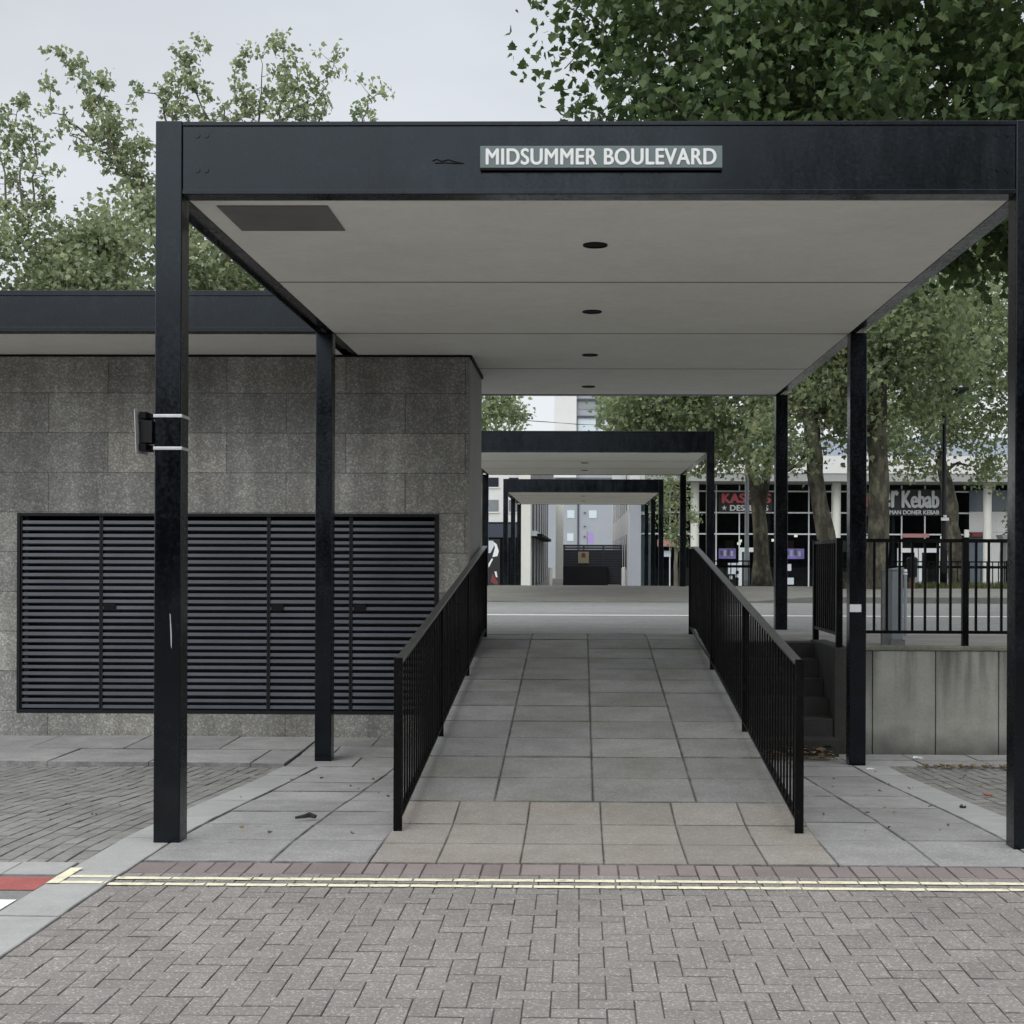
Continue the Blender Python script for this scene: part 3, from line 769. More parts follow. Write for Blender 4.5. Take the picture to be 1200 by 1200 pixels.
def leaf_mesh(name, pos, size, shape, m, parent, tilt=.8, smin=.45):
    n = len(pos); k = len(shape)
    nrm = np.stack([RNG.normal(0, tilt, n), RNG.normal(0, tilt, n), np.abs(RNG.normal(.7, .5, n)) + .05], 1)
    nrm /= np.linalg.norm(nrm, axis=1, keepdims=True)
    a = RNG.normal(0, 1, (n, 3)); a[:, 2] -= .45
    a -= nrm * (a * nrm).sum(1, keepdims=True); a /= np.linalg.norm(a, axis=1, keepdims=True)
    b = np.cross(nrm, a)
    s = (size * RNG.uniform(smin, 1.25, n))[:, None, None]
    fold = RNG.uniform(-.15, .75, n)[:, None, None]; curl = RNG.uniform(-.1, .45, n)[:, None, None]
    L = WL[parent]
    halves = []
    for sg in (1, -1):
        sx, sy = shape[None, :, 0, None], shape[None, :, 1, None]
        h = fold * sx - curl * sy * sy
        P = pos[:, None, :] + s * (sy * a[:, None, :] + sg * sx * b[:, None, :] + h * nrm[:, None, :])
        if sg < 0: P = P[:, ::-1]
        halves.append(P)
    P = np.concatenate(halves, 1).reshape(-1, 3) - np.array([L.x, L.y, L.z])
    nv, nf = n * 2 * k, n * 2
    me = bpy.data.meshes.new(name)
    me.vertices.add(nv); me.vertices.foreach_set('co', P.astype(np.float32).ravel())
    me.loops.add(nv); me.loops.foreach_set('vertex_index', np.arange(nv, dtype=np.int32))
    me.polygons.add(nf); me.polygons.foreach_set('loop_start', (np.arange(nf) * k).astype(np.int32))
    rv = np.repeat(np.clip(RNG.normal(.45, .27, n), 0, 1), 2)
    at = me.attributes.new('rnd', 'FLOAT', 'FACE'); at.data.foreach_set('value', rv.astype(np.float32))
    me.materials.append(m); me.update(); me.validate()
    o = bpy.data.objects.new(name, me); COL.objects.link(o); o.parent = parent; WL[o] = L
    return o

def blob(c, r, n, shell=.5):
    d = RNG.normal(0, 1, (n, 3)); d /= np.linalg.norm(d, axis=1, keepdims=True)
    q = RNG.uniform(0, 1, n) ** (1 / 3.); q = q * (1 - shell) + shell * np.maximum(q, RNG.uniform(.6, 1.0, n))
    return np.array(c) + d * q[:, None] * np.array(r)

def limbs(mb, trunk, rads, tips, r0=.05, rt=.008, wob=.12, n=5):
    nodes = [(Vector(p), r) for p, r in zip(trunk, rads)]
    base_z = trunk[0][2]; start = [q for q in nodes if q[0].z > base_z + (trunk[-1][2] - base_z) * .45]
    nodes = start or nodes
    top = Vector(trunk[-1])
    for tip in sorted([Vector(t) for t in tips], key=lambda q: (q - top).length):
        best = min(nodes, key=lambda q: (q[0] - tip).length + max(0, q[0].z - tip.z) * .6)
        a, ra = best; d = tip - a; L = d.length
        if L < .15: continue
        pts, rr = [a], [min(ra * .75, r0 + L * .008)]
        k = max(2, int(L / .7))
        for i in range(1, k + 1):
            f = i / k
            p = a + d * f + Vector((random.gauss(0, wob), random.gauss(0, wob), random.gauss(0, wob) + .14 * L * math.sin(math.pi * f) * .5)) * (0 if i == k else 1)
            pts.append(p); rr.append(rr[0] * (1 - f) + rt * f)
        mb.tube(pts, rr, n)
        for p, q in list(zip(pts, rr))[1:]: nodes.append((p, q))

def tree(name, label, trunk, rads, clumps, lsize, shape, m, bark, group=None, cr=.6, per=40, flat=.75, shoots=(), loc=None, tilt=.8, extra=()):
    t = thing(name, loc or trunk[0], label, 'tree', group)
    tm = MB()
    tp, trd = [Vector(trunk[0])], [rads[0] * 1.25]
    for (a_, ra_), (c_, rc_) in zip(zip(trunk[:-1], rads[:-1]), zip(trunk[1:], rads[1:])):
        kq = max(2, int((Vector(c_) - Vector(a_)).length / .3))
        for q in range(1, kq + 1):
            f = q / kq; tp.append(Vector(a_).lerp(Vector(c_), f) + Vector((random.gauss(0, .012), random.gauss(0, .012), 0))); trd.append((ra_ * (1 - f) + rc_ * f) * random.uniform(.95, 1.06))
    trd[1] = max(trd[1], rads[0] * 1.06)
    tm.tube(tp, trd, 20)
    c0 = Vector(trunk[0])
    for vi in range(len(tm.v)):
        v_ = Vector(tm.v[vi]); ring = vi // 20
        if ring < len(tp):
            d_ = v_ - tp[ring]; nn = mnoise.noise(Vector((v_.x * 3.2, v_.y * 3.2, v_.z * 1.1)))
            tm.v[vi] = tuple(tp[ring] + d_ * (1 + .13 * nn))
    for ep, er in extra: tm.tube(ep, er, 10)
    limbs(tm, trunk, rads, clumps, r0=rads[-1] * .5)
    pos = []
    for c in clumps:
        k = max(6, int(per * RNG.uniform(.5, 1.5))); rr = cr * RNG.uniform(.6, 1.3)
        pos.append(np.array(c) + np.clip(RNG.normal(0, 1, (k, 3)), -1.7, 1.7) * np.array([rr, rr, rr * flat]) * .55)
    for (pts, dens) in shoots:
        pv = [Vector(p) for p in pts]
        fine = [pv[0]]
        for a_, c_ in zip(pv[:-1], pv[1:]):
            for q in (.33, .67, 1.0):
                fine.append(a_.lerp(c_, q) + Vector((random.gauss(0, .07), random.gauss(0, .07), random.gauss(0, .04))))
        nf = len(fine)
        tm.tube(fine, [.03 * (1 - i_ / nf) ** 1.3 + .005 for i_ in range(nf)], 5)
        for i_ in range(nf - 1):
            L = (fine[i_ + 1] - fine[i_]).length
            kk = L * dens * .62; kk = int(kk) + (random.random() < kk % 1)
            for _ in range(kk):
                p = fine[i_].lerp(fine[i_ + 1], random.random())
                sp_ = .34 * (1 - .55 * i_ / nf)
                off = Vector((random.gauss(0, sp_), random.gauss(0, sp_), random.gauss(.06, sp_ * .6)))
                e = p + off
                tm.tube([p, p + off * .5 + Vector((0, 0, -.03)), e], [.010, .007, .004], 4)
                q = random.randint(10, 19)
                pos.append(np.array(e) + np.clip(RNG.normal(0, .1, (q, 3)), -.19, .19))
        pos.append(np.array(fine[-1]) + np.clip(RNG.normal(0, .1, (14, 3)), -.2, .2))
    tm.build('trunk', bark, t, smooth=True)
    leaf_mesh('crown', np.concatenate(pos), lsize, shape, m, t, tilt)
    return t

# big plane overhanging from the right
cl = np.concatenate([blob((8.0, 19.5, 10.2), (8.3, 6.5, 5.0), 380, .6), blob((4.2, 17.5, 7.4), (4.3, 3.2, 2.2), 150, .2), blob((8.2, 17.0, 6.6), (4.0, 3.4, 2.3), 105, .3), blob((3.0, 18.5, 9.0), (3.6, 3.0, 2.4), 85, .2)])
cl = cl[(cl[:, 2] > 4.6)]
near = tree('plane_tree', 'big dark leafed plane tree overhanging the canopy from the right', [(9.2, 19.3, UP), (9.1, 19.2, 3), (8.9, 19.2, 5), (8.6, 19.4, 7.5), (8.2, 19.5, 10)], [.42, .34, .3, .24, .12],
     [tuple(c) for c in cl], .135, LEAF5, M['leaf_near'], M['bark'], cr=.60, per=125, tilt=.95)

# pale planes behind the pavilion at left, with upright shoots standing out of the crown
def PXY(px, py, Y):
    x = X(px, Y); return (x, Y, Z(py, x, Y))
def left_tree(xc, Y, rx, ztop, label, shoots, n):
    trunk = [(xc, Y, .85), (xc + .1, Y, 3), (xc, Y, 6), (xc - .1, Y, 8.5)]
    cl = np.concatenate([blob((xc, Y, ztop - 2.2), (rx, 2.8, 2.2), int(n * 1.35), .3), blob((xc, Y, ztop - 4.5), (rx * .9, 2.8, 2.0), n // 2, .35)])
    ss = []
    for pts, dens in shoots:
        ss.append(([PXY(px, py, Y + dy) for px, py, dy in pts], dens))
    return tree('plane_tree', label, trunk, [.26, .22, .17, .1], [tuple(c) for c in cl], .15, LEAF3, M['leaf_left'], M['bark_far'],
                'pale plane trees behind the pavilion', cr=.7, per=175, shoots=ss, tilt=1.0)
left_tree(-15.3, 35.5, 3.2, Z(245, -15, 36), 'pale plane behind the pavilion at the left frame edge',
          [([(25, 270, 0), (22, 200, .2), (18, 150, .2), (20, 122, .2)], 11), ([(38, 250, .3), (40, 190, 0), (36, 150, 0)], 9), ([(5, 260, -.3), (2, 180, 0), (8, 140, 0)], 10), ([(30, 270, .5), (44, 230, .5), (48, 245, .5)], 8)], 60)
left_tree(-11.2, 36.5, 2.9, Z(240, -11, 36.5), 'pale plane behind the pavilion with tall leaning shoots, left of the front post',
          [([(185, 300, 0), (165, 240, 0), (140, 190, 0), (115, 140, .2), (100, 100, .2), (72, 64, .2)], 14), ([(150, 220, 0), (128, 170, -.3), (108, 125, -.3), (118, 92, -.3)], 15),
           ([(110, 170, .4), (85, 145, .4), (62, 130, .4), (58, 98, .4)], 6), ([(170, 260, .2), (160, 200, .2), (160, 165, .2)], 13), ([(130, 190, 0), (92, 165, 0), (75, 150, .1)], 7), ([(175, 250, .4), (150, 180, .4), (128, 140, .4)], 13)], 62)
left_tree(-7.6, 37.5, 2.7, Z(238, -7.5, 37.5), 'pale plane behind the nearest canopy with shoots above the front beam',
          [([(210, 230, 0), (200, 150, 0), (212, 95, 0), (230, 52, 0)], 13), ([(200, 170, .3), (190, 125, .3), (172, 110, .3), (150, 118, .3)], 9), ([(262, 240, 0), (262, 150, 0), (266, 100, 0), (280, 66, 0)], 11),
           ([(320, 240, 0), (325, 150, .2), (335, 90, .2), (325, 42, .2)], 14), ([(330, 160, 0), (345, 110, 0), (342, 70, 0)], 10), ([(370, 180, .2), (375, 120, .2), (385, 90, .2), (393, 64, .2)], 8),
           ([(300, 150, .1), (305, 110, .1), (303, 62, .1)], 7), ([(240, 160, .1), (228, 110, .1), (215, 75, .1)], 11), ([(400, 220, .3), (420, 150, .3), (432, 120, .3), (440, 103, .3)], 11), ([(290, 180, .3), (285, 140, .3), (290, 128, .3)], 12), ([(355, 170, .3), (352, 128, .3), (360, 110, .3)], 12)], 60)

# street planes along the far pavement, seen right of the canopies
def street(label, pts, rads, Y, blobs, n_per=40, ls=.135, cr=.6, extra=()):
    trunk = [PXY(px, py, Y) for px, py in pts]
    trunk[0] = (trunk[0][0], trunk[0][1], zfar(trunk[0][0], Y) - .05)
    cl = []
    for (px, py, rx, rz, n, dy) in blobs:
        c = PXY(px, py, Y + dy); s = Y / F
        cl.append(blob(c, (rx * s, 2.2, rz * s), int(n * 1.35), .3))
    cl = np.concatenate(cl)
    return tree('plane_tree', label, trunk, rads, [tuple(c) for c in cl], ls, LEAF3, M['leaf_street'], M['bark'], 'street planes along the far pavement', cr=cr, per=int(n_per * 1.6), tilt=1.0, extra=[([PXY(a_, b_, Y) for a_, b_ in ep], er) for ep, er in extra])
street('plane with a slim forked trunk standing before the red letter shop sign', [(893, 690), (892, 640), (890, 600), (884, 565), (878, 530), (873, 505)], [.24, .19, .175, .13, .11, .09], 36.0,
       [(760, 480, 55, 20, 24, 0), (840, 485, 70, 34, 40, .6), (880, 430, 90, 50, 40, 0), (790, 430, 80, 40, 30, 0), (850, 532, 34, 16, 12, 0), (775, 497, 60, 14, 20, 0), (735, 480, 26, 14, 10, 0)], 46, extra=[([(890, 604), (896, 570), (901, 530), (903, 490)], [.14, .11, .1, .07])])
street('plane with a trunk leaning left and forking, behind the short step railing', [(976, 690), (970, 640), (957, 570), (953, 520), (950, 490), (935, 462), (925, 448)], [.25, .21, .195, .19, .18, .13, .10], 33.0,
       [(950, 430, 60, 50, 40, 0), (985, 480, 30, 40, 16, .4), (915, 500, 25, 35, 12, 0), (910, 530, 22, 20, 8, 0), (985, 390, 70, 40, 30, 0), (985, 440, 40, 50, 24, .3)], 44, extra=[([(951, 492), (962, 462), (972, 430), (978, 400)], [.12, .09, .07, .05]), ([(949, 520), (938, 540), (925, 550), (916, 556)], [.05, .04, .03, .015])])
street('thick straight mottled plane trunk right of the middle right canopy post', [(1025, 692), (1028, 640), (1029, 570), (1027, 500), (1029, 450), (1035, 400)], [.28, .25, .235, .225, .21, .15], 33.0,
       [(1050, 390, 60, 50, 36, 0), (1075, 330, 70, 50, 40, 0), (1080, 440, 50, 40, 26, .5), (1015, 470, 24, 60, 10, .6)], 44)
street('slim plane forking low, behind the dark pole at the right of the photo', [(1122, 692), (1119, 640), (1113, 590), (1106, 550), (1100, 535)], [.24, .22, .2, .17, .14], 42.0,
       [(1060, 500, 50, 34, 26, 0), (1110, 460, 70, 50, 50, 0), (1160, 500, 40, 24, 12, 0), (1150, 390, 80, 50, 44, .5), (1090, 380, 80, 50, 50, .5), (1080, 540, 24, 12, 5, 0), (1165, 545, 24, 12, 6, 0)], 40)
street('plane mostly cut off by the right frame edge', [(1262, 692), (1258, 620), (1250, 560), (1240, 520)], [.3, .27, .24, .18], 40.0,
       [(1200, 420, 70, 60, 40, 0), (1260, 400, 80, 70, 40, 0), (1190, 320, 70, 60, 36, 0), (1240, 500, 40, 30, 10, 0)], 40)
# tree behind the pavilion corner and a young tree before the shops
Y = 58.0
tree('broadleaf_tree', 'round green tree showing between the granite corner and the white flats', [(X(560, Y), Y, -.1), (X(561, Y), Y, 3), (X(563, Y), Y, 6.5)], [.22, .18, .1],
     [tuple(c) for c in np.concatenate([blob(PXY(560, 500, Y), (2.0, 1.8, 1.9), 60, .4), blob(PXY(585, 490, Y), (1.1, 1.2, 1.0), 26, .3)])], .2, LEAF2, M['leaf_street'], M['bark_far'], cr=.5, per=34)
Y = 60.0
tree('young_tree', 'slender leafy young tree in front of the first white shop column', [(X(792, Y), Y, -.1), (X(792, Y), Y, 2), (X(791, Y), Y, 4.6)], [.1, .08, .04],
     [tuple(c) for c in np.concatenate([blob(PXY(788, 588, Y), (.75, .8, 1.2), 30, .3), blob(PXY(795, 625, Y), (.45, .6, .6), 10, .3), blob(PXY(790, 552, Y), (1.0, .8, .6), 16, .3), blob(PXY(815, 605, Y), (.35, .5, .5), 6, .3)])], .16, LEAF2, M['leaf_street'], M['bark_far'], cr=.4, per=30)
# unseen brick block and plane copy, added to darken the black steel's reflections
t = thing('reflection_block', (0, -40, 0), 'long dark brick block added unseen behind the viewer to darken steel reflections', 'building')
bk = MB().box(-70, 70, -52, -40, -.1, 11.5); bk.build('wall', mat('dark_brick', (.085, .065, .055), .9, [(2, .2)]), t)
for i in range(26):
    for z in (1.2, 5.2, 9.2):
        MB().box(-66 + i * 5.1, -63.4 + i * 5.1, -39.998, -39.95, z, z + 1.9).build('window', M['window_dark'], t)
def copy_tree(o, loc, sc, label):
    c = o.copy(); COL.objects.link(c); c.location = loc; c.scale = (sc, sc, sc); c['label'] = label
    for ch in o.children:
        k = ch.copy(); COL.objects.link(k); k.parent = c
    return c
copy_tree(near, (16.0, -30, 0), 1.35, 'tall plane tree copy added unseen behind the viewer to darken steel reflections')  # added copy, out of view, darkens the right end of the beam's reflection

# ------------------------------------------------------------------ shop parade, right
PY_, GYL = 70.0, 71.6
PZ = lambda py, Y=PY_: Z(py, 8, Y)
W0 = 2.45
t = thing('shop_parade', (12, PY_, -.05), 'long glazed shop parade with white fascia and round columns behind the street trees', 'building')
xE = 46.0
MB().box(W0 + .8, xE, PY_ - 1.6, GYL + .5, PZ(556), PZ(536)).build('fascia', M['fascia_white'], t)
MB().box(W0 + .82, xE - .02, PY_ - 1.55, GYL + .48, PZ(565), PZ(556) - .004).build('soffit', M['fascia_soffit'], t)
MB().prism([(PY_ - 1.0, PZ(536) + .004), (GYL + 14, PZ(536) + .004), (GYL + 14, PZ(500)), (PY_ + 4.5, PZ(503))], W0 + .8, xE, 'x').build('roof', M['roof_metal'], t)
def see_through():
    m = bpy.data.materials.new('shop_glass'); m.use_nodes = True
    nt = m.node_tree; N = nt.nodes; Lk = nt.links; N.remove(N['Principled BSDF'])
    tr = N.new('ShaderNodeBsdfTransparent'); tr.inputs[0].default_value = (.42, .50, .52, 1)
    gs = N.new('ShaderNodeBsdfGlossy'); gs.inputs['Roughness'].default_value = .03; gs.inputs[0].default_value = (.8, .85, .9, 1)
    fr = N.new('ShaderNodeFresnel'); fr.inputs[0].default_value = 1.35
    mx = N.new('ShaderNodeMixShader'); Lk.new(fr.outputs[0], mx.inputs[0]); Lk.new(tr.outputs[0], mx.inputs[1]); Lk.new(gs.outputs[0], mx.inputs[2])
    Lk.new(mx.outputs[0], N['Material Output'].inputs[0]); return m
MB().add([(W0 + .6, GYL, -.05), (xE, GYL, -.05), (xE, GYL, PZ(565) - .004), (W0 + .6, GYL, PZ(565) - .004)], [(0, 1, 2, 3)]).build('glazing', see_through(), t)
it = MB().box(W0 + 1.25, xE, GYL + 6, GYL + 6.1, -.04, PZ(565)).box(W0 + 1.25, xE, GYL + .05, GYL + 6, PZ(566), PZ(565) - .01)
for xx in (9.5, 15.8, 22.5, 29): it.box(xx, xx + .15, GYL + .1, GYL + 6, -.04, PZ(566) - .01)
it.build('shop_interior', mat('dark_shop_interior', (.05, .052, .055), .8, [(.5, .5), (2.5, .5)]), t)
cm = mat('shop_counter', (.16, .12, .09), .6, [(1, .4)]); rs = random.Random(3)
lampm = bpy.data.materials.new('lit_shop_lamp'); lampm.use_nodes = True
lampm.node_tree.nodes['Principled BSDF'].inputs['Emission Color'].default_value = (1, .88, .7, 1); lampm.node_tree.nodes['Principled BSDF'].inputs['Emission Strength'].default_value = 1.6
for xx in range(5, 30, 2):
    if rs.random() < .75: MB().box(xx, xx + rs.uniform(.7, 1.5), GYL + rs.uniform(1.5, 3), GYL + 4, -.04, rs.uniform(.8, 1.3)).build('counter', cm, t)
    if rs.random() < .6:
        q = rs.uniform(0, 1.5); MB().box(xx + q, xx + q + .5, GYL + 5.8, GYL + 5.95, 2.0, 2.6).build('menu_board', M[rs.choice(['blind', 'pink', 'purple', 'ochre'])], t)
    for _ in range(2):
        MB().cyl((xx + rs.uniform(0, 2), GYL + rs.uniform(1.5, 5), rs.uniform(2.3, 2.9)), .09, .14, 10).build('pendant_lamp', lampm, t)
MB().box(W0 + .05, W0 + .6, GYL - .7, GYL + .1, -.05, PZ(566)).build('corner_pier', M['render_grey'], t)
mu = MB()
x = X(839, GYL) - 1.172 * 7
hz = [Z(q, 9, GYL) for q in (575, 600, 625)]
xm_ = []
while x < xE:
    if x > W0 + .7: xm_.append(x)
    x += 1.172
for x in xm_: mu.box(x - .03, x + .03, GYL - .07, GYL - .002, -.05, PZ(566))
for z in hz: mu.box(W0 + .62, xE, GYL - .06, GYL - .004, z - .035, z + .035)
mu.build('mullion_grid', M['mullion'], t)
cx = X(814, PY_); cxs = [cx, X(980, PY_), X(1157, PY_), X(1157, PY_) + 7.2, X(1157, PY_) + 14.4, X(1157, PY_) + 21.6]
for x in cxs:
    MB().cyl((x, PY_, -.05), .21, PZ(565) + .05 - .004, 28).build('column', M['render_cream'], t, smooth=False)
# white framed doors
for px0, px1 in ((865.5, 893), (1051, 1075), (1076, 1101)):
    a, c = X(px0, GYL), X(px1, GYL); zt = Z(641, 10, GYL)
    d = MB().box(a, a + .16, GYL - .12, GYL - .075, -.05, zt).box(c - .16, c, GYL - .12, GYL - .075, -.05, zt).box(a + .16, c - .16, GYL - .12, GYL - .075, zt - .22, zt)
    d.build('door', M['mullion'], t)
MB().box(X(737, GYL), X(741.5, GYL), GYL - .16, GYL - .08, -.05, Z(601, 3.6, GYL)).box(X(741.5, GYL), X(757, GYL), GYL - .16, GYL - .08, Z(603, 3.6, GYL), Z(600.5, 3.6, GYL)).build('end_frame', M['blind'], t)
for px0, px1 in ((842, 862), (919, 942)):
    MB().box(X(px0, GYL), X(px1, GYL), GYL - .1, GYL - .072, Z(654, 9, GYL), Z(642, 9, GYL)).build('window_poster', M['purple'], t)
    for q in range(4):
        xq = px0 + 2 + q * (px1 - px0 - 4) / 4; MB().box(X(xq, GYL), X(xq + 2.6, GYL), GYL - .112, GYL - .101, Z(650 + (q % 2), 9, GYL), Z(645 - (q % 3), 9, GYL)).build('poster_mark', M['render_grey'] if q % 2 else M['navy'], t)
MB().box(X(770, GYL), X(789, GYL), GYL - .5, GYL - .08, Z(640, 6, GYL), Z(632, 6, GYL)).build('awning', M['pink'], t)
MB().box(X(1057, GYL), X(1088, GYL), GYL - .13, GYL - .08, Z(628.5, 12, GYL), Z(624, 12, GYL)).build('notice_strip', M['pink'], t)
for q in ((853, 866, 672, 659), (862, 866, 676, 668), (920, 927, 668, 660), (922, 930, 684, 676), (1063, 1068, 668, 662), (778, 786, 652, 645), (855, 858, 678, 674)):
    MB().box(X(q[0], GYL), X(q[1], GYL), GYL - .09, GYL - .071, Z(q[2], 9, GYL), Z(q[3], 9, GYL)).build('pale_shop_patch', M['blind'], t)  # pale panels stand in for displays and lights inside the shops
# grey and white infill at the right end
a = X(1135, GYL)
MB().box(a, X(1152, GYL), GYL - .1, GYL - .075, Z(598, 16, GYL), Z(573, 16, GYL)).box(X(1162, GYL), xE, GYL - .1, GYL - .075, Z(598, 16, GYL), Z(573, 16, GYL)).build('grey_infill', M['glass_blue'], t)
MB().box(a, xE, GYL - .12, GYL - .08, Z(622, 16, GYL), Z(598, 16, GYL) - .005).build('white_infill', M['render_white'], t)
MB().box(a, X(1152, GYL), GYL - .12, GYL - .08, -.05, Z(628, 16, GYL)).build('side_door', M['glass_blue'], t)
MB().box(X(1152, GYL) + .01, xE, GYL - .12, GYL - .08, -.05, Z(622, 16, GYL) - .01).build('kiosk_front', M['render_white'], t)
MB().box(X(1171, GYL), X(1182, GYL), GYL - .2, GYL - .13, Z(661, 16, GYL), Z(645, 16, GYL)).build('maroon_panel', M['maroon'], t)
MB().box(X(1136, GYL), X(1152, GYL), GYL - .5, GYL - .13, Z(627.5, 16, GYL), Z(622.5, 16, GYL)).build('red_planter', M['maroon'], t)
# west flank along the passage
MB().box(W0 + .05, W0 + 1.2, GYL + .15, 112, -.05, 9.0).build('flank_wall', M['render_white'], t)
for i, yy in enumerate((76, 80, 84, 88, 93, 98, 104)):
    MB().box(W0 + .02, W0 + .05, yy, yy + 1.6, 1.0, 2.9).build('window', M['window_dark'], t)
    MB().box(W0 + .02, W0 + .05, yy, yy + 1.6, 4.2, 6.1).build('window', M['window_dark'], t)
MB().box(W0 + .1, W0 + .6, GYL + .1, GYL + .148, PZ(566), 7.2).build('pier_head', M['render_white'], t)

# shop signs
ys_ = GYL - .16
t = thing('shop_sign', (X(872, ys_), ys_, Z(588, 9, ys_)), 'red and white dessert shop letters on black, half behind a leaning trunk', 'sign', 'shop signs on the parade')
MB().box(X(842, ys_), X(905, ys_), ys_, ys_ + .07, Z(599, 9, ys_), Z(576, 9, ys_)).build('board', M['shop_black'], t)
lettering("KASPA'S", X(903, ys_) - X(845.5, ys_), Z(577, 9, ys_) - Z(589, 9, ys_), .08, (X(874.2, ys_), ys_ - .06, Z(583, 9, ys_)), M['shop_red'], t, bold=.07)
lettering("DESSERTS", X(900, ys_) - X(855, ys_), Z(591, 9, ys_) - Z(598, 9, ys_), .06, (X(877.5, ys_), ys_ - .05, Z(594.5, 9, ys_)), M['sign_white'], t, bold=.06)
star = []
for i in range(10):
    rr = .14 if i % 2 == 0 else .06; an = math.pi / 2 + i * math.pi / 5
    star.append((X(848.5, ys_) + rr * math.cos(an), Z(594.5, 9, ys_) + rr * math.sin(an)))
MB().prism(star, ys_ - .04, ys_ - .005).build('star', M['sign_white'], t)
t = thing('shop_sign', (X(1060, ys_), ys_, Z(588, 16, ys_)), 'white serif kebab shop letters on black, beside a thick trunk', 'sign', 'shop signs on the parade')
MB().box(X(997, ys_), X(1105, ys_), ys_, ys_ + .07, Z(603, 16, ys_), Z(572, 16, ys_)).build('board', M['shop_black'], t)
zc = lambda q: Z(q, 16, ys_)
for word, pa, pb in (("D", 1000, 1009.5), ("ner", 1022, 1052.5), ("Kebab", 1056, 1100)):
    lettering(word, X(pb, ys_) - X(pa, ys_), zc(573.5) - zc(594), .06, (X((pa + pb) / 2, ys_), ys_ - .05, zc(583.7)), M['mullion'], t, bold=.04, sp=1.0)
lettering("GERMAN DONER KEBAB", X(1100, ys_) - X(1030, ys_), zc(596.5) - zc(601.5), .05, (X(1065, ys_), ys_ - .045, zc(599)), M['mullion'], t, bold=.04, sp=1.0)
MB().prism([(X(1011, ys_), zc(580)), (X(1015, ys_), zc(592)), (X(1018.5, ys_), zc(594)), (X(1020, ys_), zc(580))], ys_ - .05, ys_ - .004).build('red_emblem', M['shop_red'], t)
MB().prism([(X(1011, ys_), zc(579.5)), (X(1020, ys_), zc(579.5)), (X(1018.5, ys_), zc(576.5)), (X(1013, ys_), zc(577))], ys_ - .05, ys_ - .004).build('green_leaf', M['green'], t)
# small square sign at the right end of the parade
t = thing('projecting_sign', (X(1132.5, 71), 71, Z(623, 17, 71)), 'small white square sign projecting beside the red planter', 'sign')
MB().box(X(1130, 71), X(1135.3, 71), 70.95, 71.05, Z(628, 17, 71), Z(619, 17, 71)).build('panel', M['sign_white'], t, bevel=.01)
MB().box(X(1132, 71), X(1133, 71), 71.05, GYL - .08, Z(624, 17, 71), Z(623, 17, 71)).build('bracket', M['galv'], t)

# ------------------------------------------------------------------ left white building
WB = 70.0
E0 = X(622, WB)
t = thing('white_building', (-8, WB, -.05), 'white rendered building with dark shopfront seen left through the canopies', 'building')
MB().box(-24, E0 - .62, WB, WB + .4, Z(612, -4, WB), 7.1).build('front_wall', M['render_white'], t)
MB().box(-24, E0 - .62, WB + .02, WB + .4, -.05, Z(612, -4, WB) - .004).build('shopfront', M['glass'], t)
MB().box(-24, E0 - .64, WB - .12, WB - .002, Z(630, -4, WB), Z(614, -4, WB)).build('shop_fascia', M['navy'], t)
MB().box(E0 - .6, E0, WB - .5, WB + .3, -.05, 7.0).build('pier', M['render_cream'], t)
MB().box(E0 - .6, E0 - .1, WB + .45, 112, -.05, 7.0).build('flank_glazing', M['dark_fence'], t)
fm = MB()
for i in range(7):
    yy = WB + 3 + i * 5.5; fm.box(E0 - .1, E0 - .06, yy, yy + .5, 0, 6.9)
fm.box(E0 - .1, E0 + .25, WB + 1.0, 100, Z(632, -2, 84), Z(632, -2, 84) + .25)
fm.build('flank_frames', M['mullion'], t)
MB().box(E0 - .08, E0 + .5, WB + 2, 95, 2.7, 2.85).build('balcony_edge', M['paint_dark'], t)
MB().box(X(651, 110), X(660, 110), 110, 110.6, -.05, 7.0).build('passage_pier', M['render_cream'], t)
for py0, py1, k_ in ((571, 560, 'window_dark'), (600, 586, 'window_grey')):
    for px in (572, 556, 540, 524, 596):
        f = MB().box(X(px, WB), X(px + 12, WB), WB - .03, WB - .002, Z(py0, -4, WB), Z(py1, -4, WB)).build('window', M[k_], t)
        MB().box(X(px, WB) - .05, X(px + 12, WB) + .05, WB - .06, WB - .032, Z(py0, -4, WB) - .07, Z(py0, -4, WB)).build('sill', M['render_cream'], f)
MB().box(-24, E0 - .1, WB, WB + 20, 7.0 + .105, 7.2).build('roof', M['galv'], t)
# poster with white shapes in the shopfront
t = thing('window_poster', (X(577, WB), WB - .05, 1.2), 'dark shop window poster with broken white shapes, left of the farthest canopy', 'poster')
yp = WB - .06
MB().box(X(565, WB), X(586, WB), yp, yp + .04, Z(689, -4, WB), Z(632, -4, WB)).build('panel', M['shop_black'], t)
def poly(pts, nm, m_):
    MB().prism([(X(a, yp), Z(b_, -4, yp)) for a, b_ in pts], yp - .015, yp - .002).build(nm, m_, t)
poly([(569, 646), (571, 649), (575, 648), (579, 640), (578, 634), (570, 634)], 'white_shape', M['blind'])
poly([(577, 653), (583, 652), (584.5, 646), (582, 638), (578, 635), (580, 642)], 'white_shape', M['sign_white'])
poly([(569, 667), (573, 665), (578, 655), (576, 655)], 'white_shape', M['sign_white'])
poly([(581, 676), (583, 677), (582, 670), (579.5, 670)], 'white_shape', M['sign_white'])
poly([(575, 682), (582, 686), (584, 683), (577, 672)], 'red_shape', M['maroon'])

